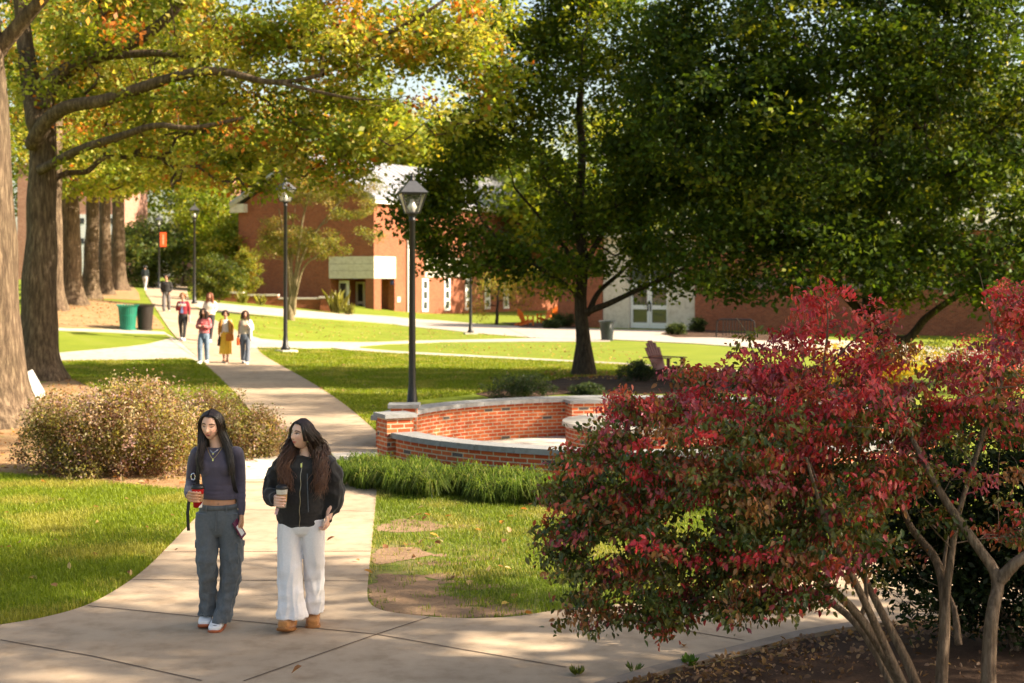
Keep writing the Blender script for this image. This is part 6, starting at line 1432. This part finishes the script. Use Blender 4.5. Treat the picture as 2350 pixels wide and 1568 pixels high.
g6 = A(471, 641, 112); g6[2] = elev(g6[0], 112); lamp(g6, CAMH - g6[2] + (641 - 484) * 112 / FPX, 'far lamp post before the lime tree, right of the one by the rounded bush')

# ------------------------------------------------------------------ litter bins
M['green'] = mat_plain('green_steel', (.015, .20, .13), .45, .1, .1, spec=.5)
M['brownblack'] = mat_plain('brown_black_steel', (.045, .035, .03), .5, .2, .15)
M['darkgreenblack'] = mat_plain('slate_steel', (.035, .045, .05), .4, .2, .15, spec=.5)
def bin_(base, H, label, m, w):
    r = empty('litter_bin', base, label, 'litter bin', 'slatted litter bins')
    mb = MB(); n = 26
    for k in range(n):
        a = 2 * math.pi * k / n; c, s = math.cos(a), math.sin(a)
        P = [(w * .36 * c, w * .36 * s, .06), (w * .44 * c, w * .44 * s, H * .78), (w * .46 * c, w * .46 * s, H * .90), (w * .56 * c, w * .56 * s, H)]
        for q in range(3): mb.bar(P[q], P[q + 1], .040 * w / .6, .012, 0, (c, s, 0))
    for rr, z in ((.375, .1), (.42, H * .55), (.465, H * .90)):
        mb.lathe([(w * rr - .02, z), (w * rr - .006, z), (w * rr - .006, z + .05), (w * rr - .02, z + .05)], 24, cap=False)
    mb.lathe([(w * .40, 0), (w * .40, .05)], 20)
    mb.build('slatted_body', m, r)
    mb = MB(); mb.lathe([(w * .31, .06), (w * .40, H * .9), (w * .37, H * .9), (w * .29, .09)], 20); mb.build('liner', M['black'], r, True)
    return r
gb = G(293, 757); bin_(gb, 58 * gb[1] / FPX, 'green slatted litter bin beside the walk on the left', M['green'], 45 * gb[1] / FPX * 1.04)
gb2 = gb + np.array((.52, .45, 0)); gb2[2] = elev(*gb2[:2]); bin_(gb2, 60 * gb[1] / FPX, 'dark brown slatted litter bin behind the green one', M['brownblack'], 43 * gb[1] / FPX)
gb = G(1393, 782); bin_(gb, 46 * gb[1] / FPX, 'slate black litter bin beside the maple trunk near the white door', M['darkgreenblack'], 36 * gb[1] / FPX)

# ------------------------------------------------------------------ Adirondack chairs
def adirondack(base, rz, label, m, sc_=1.0, group='slatted garden chairs'):
    r = empty('garden_chair', base, label, 'chair', group, rz); r.scale = (sc_,) * 3
    mb = MB()   # faces +x
    for k in range(5): mb.bar((.38 - .11 * k, -.27, .36 - .035 * k), (.38 - .11 * k, .27, .36 - .035 * k), .095, .022)
    mb.build('seat', m, r)
    mb = MB(); L = [.62, .74, .80, .80, .74, .62]
    for k in range(6):
        y = (-2.5 + k) * .095; mb.bar((-.10, y * .85, .22), (-.10 - L[k] * .42, y * 1.15, .22 + L[k] * .95), .085, .02, 0, (1, 0, .4))
    mb.bar((-.24, -.26, .58), (-.24, .26, .58), .03, .06)
    mb.build('backrest', m, r)
    for s in (-1, 1):
        mb = MB(); mb.bar((-.36, s * .33, .57), (.44, s * .33, .57), .13, .024); mb.build('armrest', m, r)
        mb = MB(); mb.bar((.36, s * .30, 0), (.36, s * .30, .555), .09, .03, 0, (0, 1, 0)); mb.build('leg', m, r)
        mb = MB(); mb.bar((-.55, s * .265, .05), (.40, s * .265, .31), .028, .12); mb.build('leg', m, r)
    return r
M['redwood'] = mat_plain('dark_red_chair', (.17, .035, .035), .5, .0, .15, 14, .1, .4)
M['brownwood'] = mat_plain('brown_chair', (.20, .10, .05), .6, 0, .2, 14, .1)
M['orangepl'] = mat_plain('orange_chair', (.80, .17, .02), .5, 0, .08)
gc = G(1523, 872); adirondack(gc, R(-42), 'dark red slatted garden chair facing right between the dark shrubs', M['redwood'], 1.06)
gc = np.array((9.0, 34.2, 0)); adirondack(gc, R(-100), 'weathered brown slatted garden chair half hidden by the red bush', M['brownwood'], .95)
for px, py, rz, lb in ((1205, 748, 30, 'orange garden chair on the far lawn, left of the orange pair'), (1250, 742, 200, 'orange garden chair on the far lawn, middle one by the brick wing'), (1272, 737, 120, 'orange garden chair on the far lawn, closest to the brick wing')):
    gc = G(px, py); adirondack(gc, R(rz), lb, M['orangepl'], 1.0)
# bike rack
gk = G(1688, 776); r = empty('bike_rack', gk, 'black metal bike rack before the brick wing', 'bike rack', None, R(-30))
mb = MB(); mb.tube([(-.95, 0, 0), (-.9, 0, .75), (-.75, 0, .85), (.75, 0, .85), (.9, 0, .75), (.95, 0, 0)], .035, 8); mb.build('frame', M['black'], r)
for k in range(5):
    mb = MB(); x = -.6 + .3 * k; mb.tube([(x, 0, .85), (x, -.03, .12), (x + .15, -.03, .1), (x + .15, 0, .85)], .02, 6); mb.build('hoop', M['black'], r)
for x in (-.95, .95): mb = MB(); mb.bar((x, -.3, .02), (x, .3, .02), .06, .03); mb.build('foot', M['black'], r)
# pale slanted board between the first two oaks
gs = A(76, 885, 29.5); gs[2] = 0
r = empty('slanted_board', gs, 'pale slanted board on a short post between the two nearest oak trunks', 'sign board', None, R(15))
mb = MB(); Mx = Matrix.Rotation(R(62), 4, 'Y'); mb.box((0, 0, .50), (.60, .05, .28), M=Mx); mb.build('panel', M['white'], r)
mb = MB(); mb.box((.03, .06, .2), (.07, .07, .42)); mb.build('post', M['kerb'], r)

# ------------------------------------------------------------------ the brick hall on the left
C0 = np.array((-9.9, 102.0)); dl = np.array((-.87, .5)); dl /= np.linalg.norm(dl); dr = np.array((.5, .87)); dr /= np.linalg.norm(dr)
hall = empty('brick_hall', (C0[0], C0[1], 0), 'red brick hall with a grey gable roof and white corner band over its entry', 'building')
LW, RW = 12.6, 30.0; ZE, ZA, Z0 = 8.2, 11.5, -.3
def hp(a, b, z): return np.array((a * dl[0] + b * dr[0], a * dl[1] + b * dr[1], z))     # local: a along the gable front, b along the long side
def slab(mb, a0, a1, b0, b1, z0, z1, mat=0):
    P = [hp(a0, b0, z0), hp(a1, b0, z0), hp(a1, b1, z0), hp(a0, b1, z0), hp(a0, b0, z1), hp(a1, b0, z1), hp(a1, b1, z1), hp(a0, b1, z1)]
    return mb.add(P, [(0, 1, 2, 3), (4, 7, 6, 5), (1, 0, 4, 5), (2, 1, 5, 6), (3, 2, 6, 7), (0, 3, 7, 4)], mat)
ZB0, ZB1 = 2.75, 4.35; NA, NB = 3.9, 2.6
mb = MB()
slab(mb, NA, LW, 0, .35, Z0, ZE); slab(mb, 0, NA, 0, .35, ZB1 - .05, ZE); slab(mb, 0, .35, .35, NB, ZB1 - .05, ZE)
slab(mb, 0, .35, NB, RW, Z0, ZE); slab(mb, LW - .35, LW, .35, RW, Z0, ZE); slab(mb, .35, LW - .35, RW - .35, RW, Z0, ZE)
P = [hp(0, 0.0, ZE), hp(LW, 0.0, ZE), hp(LW * .5, 0.0, ZA), hp(0, .35, ZE), hp(LW, .35, ZE), hp(LW * .5, .35, ZA)]
mb.add(P, [(0, 1, 2)[::-1], (3, 4, 5), (0, 2, 5, 3), (1, 4, 5, 2)])
mb.build('wall', M['brickwall'], hall)
mb = MB(); slab(mb, NA, NA + .02, .36, 3.2, Z0, ZB0 + .1); slab(mb, .36, NA, 3.2, 3.4, Z0, ZB0 + .1); slab(mb, .36, .55, NB, 3.2, Z0, ZB0 + .1); slab(mb, .0, .75, .0, .9, Z0, ZB0 + .1); slab(mb, .36, NA, .36, 3.2, ZB0 + .02, ZB0 + .1)
mb.build('entry_recess', M['brickwall'], hall)
mb = MB(); slab(mb, -.04, NA + .1, -.04, .31, ZB0, ZB1); slab(mb, -.04, .31, .31, NB + .1, ZB0, ZB1); bd = mb.build('white_band', M['stone_white'], hall)
mb = MB(); slab(mb, -.04, .31, 6.6, 13.5, ZB0 + .1, ZB1); mb.build('white_band', M['stone_white'], hall)
mb = MB()
for z in (ZB0 + .55, ZB0 + 1.05): slab(mb, .1, NA, -.046, -.041, z, z + .02); slab(mb, -.046, -.041, .1, NB, z, z + .02)
mb.build('band_joint', M['joint'], bd)
# door in the recess
mb = MB(); slab(mb, NA - .85, NA - .05, 3.05, 3.18, Z0 + .2, 2.5); dr_ = mb.build('door', M['white'], hall)
mb = MB(); slab(mb, NA - .72, NA - .28, 3.03, 3.045, 1.05, 2.35); slab(mb, NA - .72, NA - .28, 3.03, 3.045, .1, .85); mb.build('pane', M['glass'], dr_)
# front door panel seen beside the recess edge
mb = MB(); slab(mb, NA - 1.0, NA - .1, .9, .98, Z0 + .1, 2.6); d2 = mb.build('door', M['white'], hall)
mb = MB(); slab(mb, NA - .78, NA - .22, .88, .895, 1.0, 2.4); slab(mb, NA - .78, NA - .22, .88, .895, -.05, .75); mb.build('pane', M['glass'], d2)
# slit windows on the long side
for b_ in (6.2, 9.3, 12.4, 15.4, 18.4):
    mb = MB(); slab(mb, -.05, .0, b_, b_ + .85, .25, 2.75); wf = mb.build('window', M['white'], hall)
    for z in (.45, 1.22, 2.0):
        mb = MB(); slab(mb, -.062, -.052, b_ + .17, b_ + .68, z, z + .55); mb.build('pane', M['glass'], wf)
mb = MB(); mb.tube([hp(-.1, 4.2, 0.1), hp(-.1, 4.2, ZE - .2)], .09, 8); mb.build('downspout', M['white'], hall)
mb = MB(); slab(mb, -.35, .0, -.3, RW, ZE - .05, ZE + .35); mb.build('cornice', M['white'], hall)
mb = MB()
for s0, s1 in ((-.45, LW * .5), (LW + .45, LW * .5)):
    P = [hp(s0, -.5, ZE + .22), hp(s1, -.5, ZA + .35), hp(s1, RW + .4, ZA + .35), hp(s0, RW + .4, ZE + .22)]
    Q = [p + np.array((0, 0, .14)) for p in P]; mb.add(P + Q, [(0, 1, 2, 3), (4, 7, 6, 5), (0, 4, 5, 1), (1, 5, 6, 2), (2, 6, 7, 3), (3, 7, 4, 0)])
    for k in range(34):
        b_ = -.4 + k * (RW + .7) / 33; mb.bar(hp(s0, b_, ZE + .38), hp(s1, b_, ZA + .51), .05, .05)
mb.build('roof', M['roofmetal'], hall)
mb = MB()
for s0 in (-.45, LW + .45): mb.bar(hp(s0, -.42, ZE + .08), hp(LW * .5, -.42, ZA + .2), .12, .3)
mb.build('rake_board', mat_plain('rake_board', (.45, .40, .30), .7, var=.05), hall)
mb = MB(); slab(mb, LW - .9, LW + .5, -.42, .05, ZE - .45, ZE + .2); mb.build('gutter_box', M['stone_white'], hall)
mb = MB(); slab(mb, -.045, -.005, 2.9, 3.3, 1.0, 1.4); mb.build('wall_notice', M['stone_white'], hall)
mb = MB(); slab(mb, .1, .35, 2.55, 2.597, 2.3, 2.6); mb.build('wall_plate', mat_plain('blue_plate', (.08, .10, .35), .5), hall)
# low retaining wall before the hall
wp = [A(500, 690, 88), A(560, 697, 88), A(640, 700, 88), A(735, 704, 88)]
lw = empty('garden_wall', (0, 0, 0), 'low brick garden wall with pale coping before the hall', 'wall')
mb = MB(); mc = MB()
for p, q in zip(wp[:-1], wp[1:]):
    for p_, q_ in ((p, q),):
        for t in (0,):
            zb = min(elev(p[0], p[1]), elev(q[0], q[1])) - .4; zt = max(elev(p[0], p[1]), elev(q[0], q[1])) + .42
            c = (p + q) / 2; d = q - p; ln = math.hypot(d[0], d[1]); mb.box((c[0], c[1], (zb + zt) / 2), (ln - .01, .5, zt - zb), math.atan2(d[1], d[0])); mc.box((c[0], c[1], zt + .05), (ln - .01, .62, .1), math.atan2(d[1], d[0]))
e = wp[-1]; ze = float(elev(e[0], e[1])); mb.box((e[0] + .55, e[1] - .1, ze + .2), (1.0, .8, 1.1)); mc.box((e[0] + .55, e[1] - .1, ze + .81), (1.15, .95, .12))
mb.build('wall', M['brickwall'], lw); mc.build('coping', M['concrete_pale'], lw)
def spiky(px, py, Y, n, h, lb, seed, col):
    rg = np.random.default_rng(seed); b = A(px, py, Y); b[2] = elev(b[0], b[1]); a = rg.uniform(0, 6.28, n)
    P = np.tile(b, (n, 1)) + rg.normal(size=(n, 3)) * (.12, .1, 0); T = unit(np.stack((np.cos(a) * .45, np.sin(a) * .45, np.ones(n)), 1) + rg.normal(size=(n, 3)) * .1)
    nm = unit(np.cross(T, rg.normal(size=(n, 3)))); me = leaf_mesh('spiky_plant', P, nm, T, h * rg.uniform(.6, 1.15, n), np.array(col) * rg.uniform(.7, 1.3, n)[:, None], .09, .2, True)
    bb = Vector(b); me.transform(Matrix.Translation(-bb)); o = link('spiky_plant', me, M['leaf']); o.location = bb; tag(o, lb, 'plant', 'spiky plants along the low wall')
for k, (px, lb) in enumerate([(452, 'yellow-green spiky plant by the lamp post at the rounded bush'), (556, 'small spiky plant at the left end of the low wall'), (600, 'yellow spiky plant in front of the middle of the low wall'), (775, 'tall spiky plant between the low wall and the hall door'), (800, 'short spiky plant beside the hall entry pillar')]):
    spiky(px, 700, 86, 45, 1.5 if px == 775 else .75, lb, 600 + k, (.27, .26, .06))

# ------------------------------------------------------------------ the brick wing with the white door, right
W0 = np.array((2.6, 81.0)); dw = np.array((.8, -.6)); dn_ = np.array((-.6, -.8))
wing = empty('brick_wing', (W0[0], W0[1], 0), 'long brick wing with a dark brick band and a white double door', 'building')
def wslab(mb, t0, t1, o0, o1, z0, z1, mat=0):
    def q(t, o, z): return (t * dw[0] + o * dn_[0], t * dw[1] + o * dn_[1], z)
    P = [q(t0, o0, z0), q(t1, o0, z0), q(t1, o1, z0), q(t0, o1, z0), q(t0, o0, z1), q(t1, o0, z1), q(t1, o1, z1), q(t0, o1, z1)]
    return mb.add(P, [(0, 1, 2, 3), (4, 7, 6, 5), (1, 0, 4, 5), (2, 1, 5, 6), (3, 2, 6, 7), (0, 3, 7, 4)], mat)
Hw = 5.0; TA, TB = 3.0, 8.9
mb = MB(); wslab(mb, 0, TA, -14, 0, -.3, Hw); wslab(mb, TA, TB, -14, -.6, -.3, Hw); wslab(mb, TB, 46, -14, 0, -.3, Hw); mb.build('wall', M['brickwall'], wing)
mb = MB(); wslab(mb, TB + .05, 46, 0, .025, 2.2, 2.75); mb.build('dark_band', M['brickdark'], wing)
mb = MB(); wslab(mb, -.1, 46, -14.2, .2, Hw, Hw + .3); mb.build('parapet', M['stone_white'], wing)
mb = MB(); wslab(mb, TA + .02, 4.7, -.6, -.1, -.2, 2.55); wslab(mb, 7.15, TB - .02, -.6, -.1, -.2, 2.55); wslab(mb, TA + .02, TB - .02, -.6, -.2, 3.6, Hw - .01); wslab(mb, 7.5, 8.0, -.6, -.15, 2.55, 3.6); wslab(mb, TA + .02, 4.5, -.6, -.15, 2.55, 3.6); mb.build('stone_panel', M['stone_white'], wing)
for t in (4.72, 5.94):
    mb = MB(); w_ = 1.20
    for a, b_, z0, z1 in ((0, w_, 0.02, .32), (0, w_, 1.05, 1.28), (0, w_, 2.25, 2.42), (0, .14, .32, 1.05), (w_ - .14, w_, .32, 1.05), (0, .14, 1.28, 2.25), (w_ - .14, w_, 1.28, 2.25)): wslab(mb, t + a, t + b_, -.34, -.27, z0, z1)
    d = mb.build('door', M['white'], wing)
    mb = MB(); wslab(mb, t + .14, t + w_ - .14, -.33, -.315, .32, 1.05); wslab(mb, t + .14, t + w_ - .14, -.33, -.315, 1.28, 2.25); mb.build('pane', M['glass'], d)
    mb = MB(); h0 = t + (w_ - .1 if t < 5 else .06); wslab(mb, h0, h0 + .04, -.26, -.21, .95, 1.4); mb.build('handle', M['black'], d)
mb = MB(); wslab(mb, 4.72, 7.14, -.34, -.3, 2.44, 2.5); wslab(mb, 4.72, 7.14, -.34, -.3, 3.5, 3.58); wslab(mb, 5.9, 5.96, -.34, -.3, 2.5, 3.5); tf = mb.build('transom', M['white'], wing)
mb = MB(); wslab(mb, 4.74, 7.12, -.36, -.345, 2.5, 3.5); mb.build('pane', M['glass'], tf)
# ------------------------------------------------------------------ far brick buildings at the left
def far_block(px0, px1, Y, zt, label, m, extra=None, rz=0):
    x0, x1 = (px0 - CXP) / FPX * Y, (px1 - CXP) / FPX * Y; c = np.array(((x0 + x1) / 2, Y + 4, 0)); z0 = float(elev(c[0], Y))
    r = empty('brick_building', (c[0], Y, z0), label, 'building', None, rz)
    mb = MB(); mb.box((0, 4, (zt - z0) / 2 - .5), (x1 - x0, 8, zt - z0 + 1)); mb.build('wall', m, r)
    mb = MB(); mb.box((0, 4, zt - z0 + .12), (x1 - x0 + .4, 8.4, .24)); mb.build('cornice', M['stone_white'], r)
    return r, x1 - x0, zt - z0
M['brickpink'] = mat_brick('pale_brick', (.40, .17, .11), (.48, .23, .15), (.45, .33, .26), .22, .075, .012)
r, W_, H_ = far_block(388, 458, 140, 14.2, 'tall pale brick tower block in sun behind the evergreen', M['brickpink'], rz=R(-38))
for k in range(3):
    mb = MB(); mb.box((-.8 + .8 * k, -.02, 7.5), (.5, .08, 1.4)); f = mb.build('window', M['white'], r); mb = MB(); mb.box((-.8 + .8 * k, -.07, 7.5), (.36, .03, 1.2)); mb.build('pane', M['glass'], f)
r, W_, H_ = far_block(40, 286, 128, 13.0, 'pink brick building with tall white window bays behind the oak row', M['brickpink'])
for px in (183, 262, 120):
    x = (px - CXP) / FPX * 128 - r.location.x
    mb = MB(); mb.box((x, -.06, 3.2), (1.5, .14, 5.6)); f = mb.build('window', M['white'], r)
    mb = MB(); mb.box((x, -.15, 3.6), (.9, .04, .5)); mb.box((x, -.15, 5.4), (.9, .04, .5)); mb.build('pane', M['glass'], f)
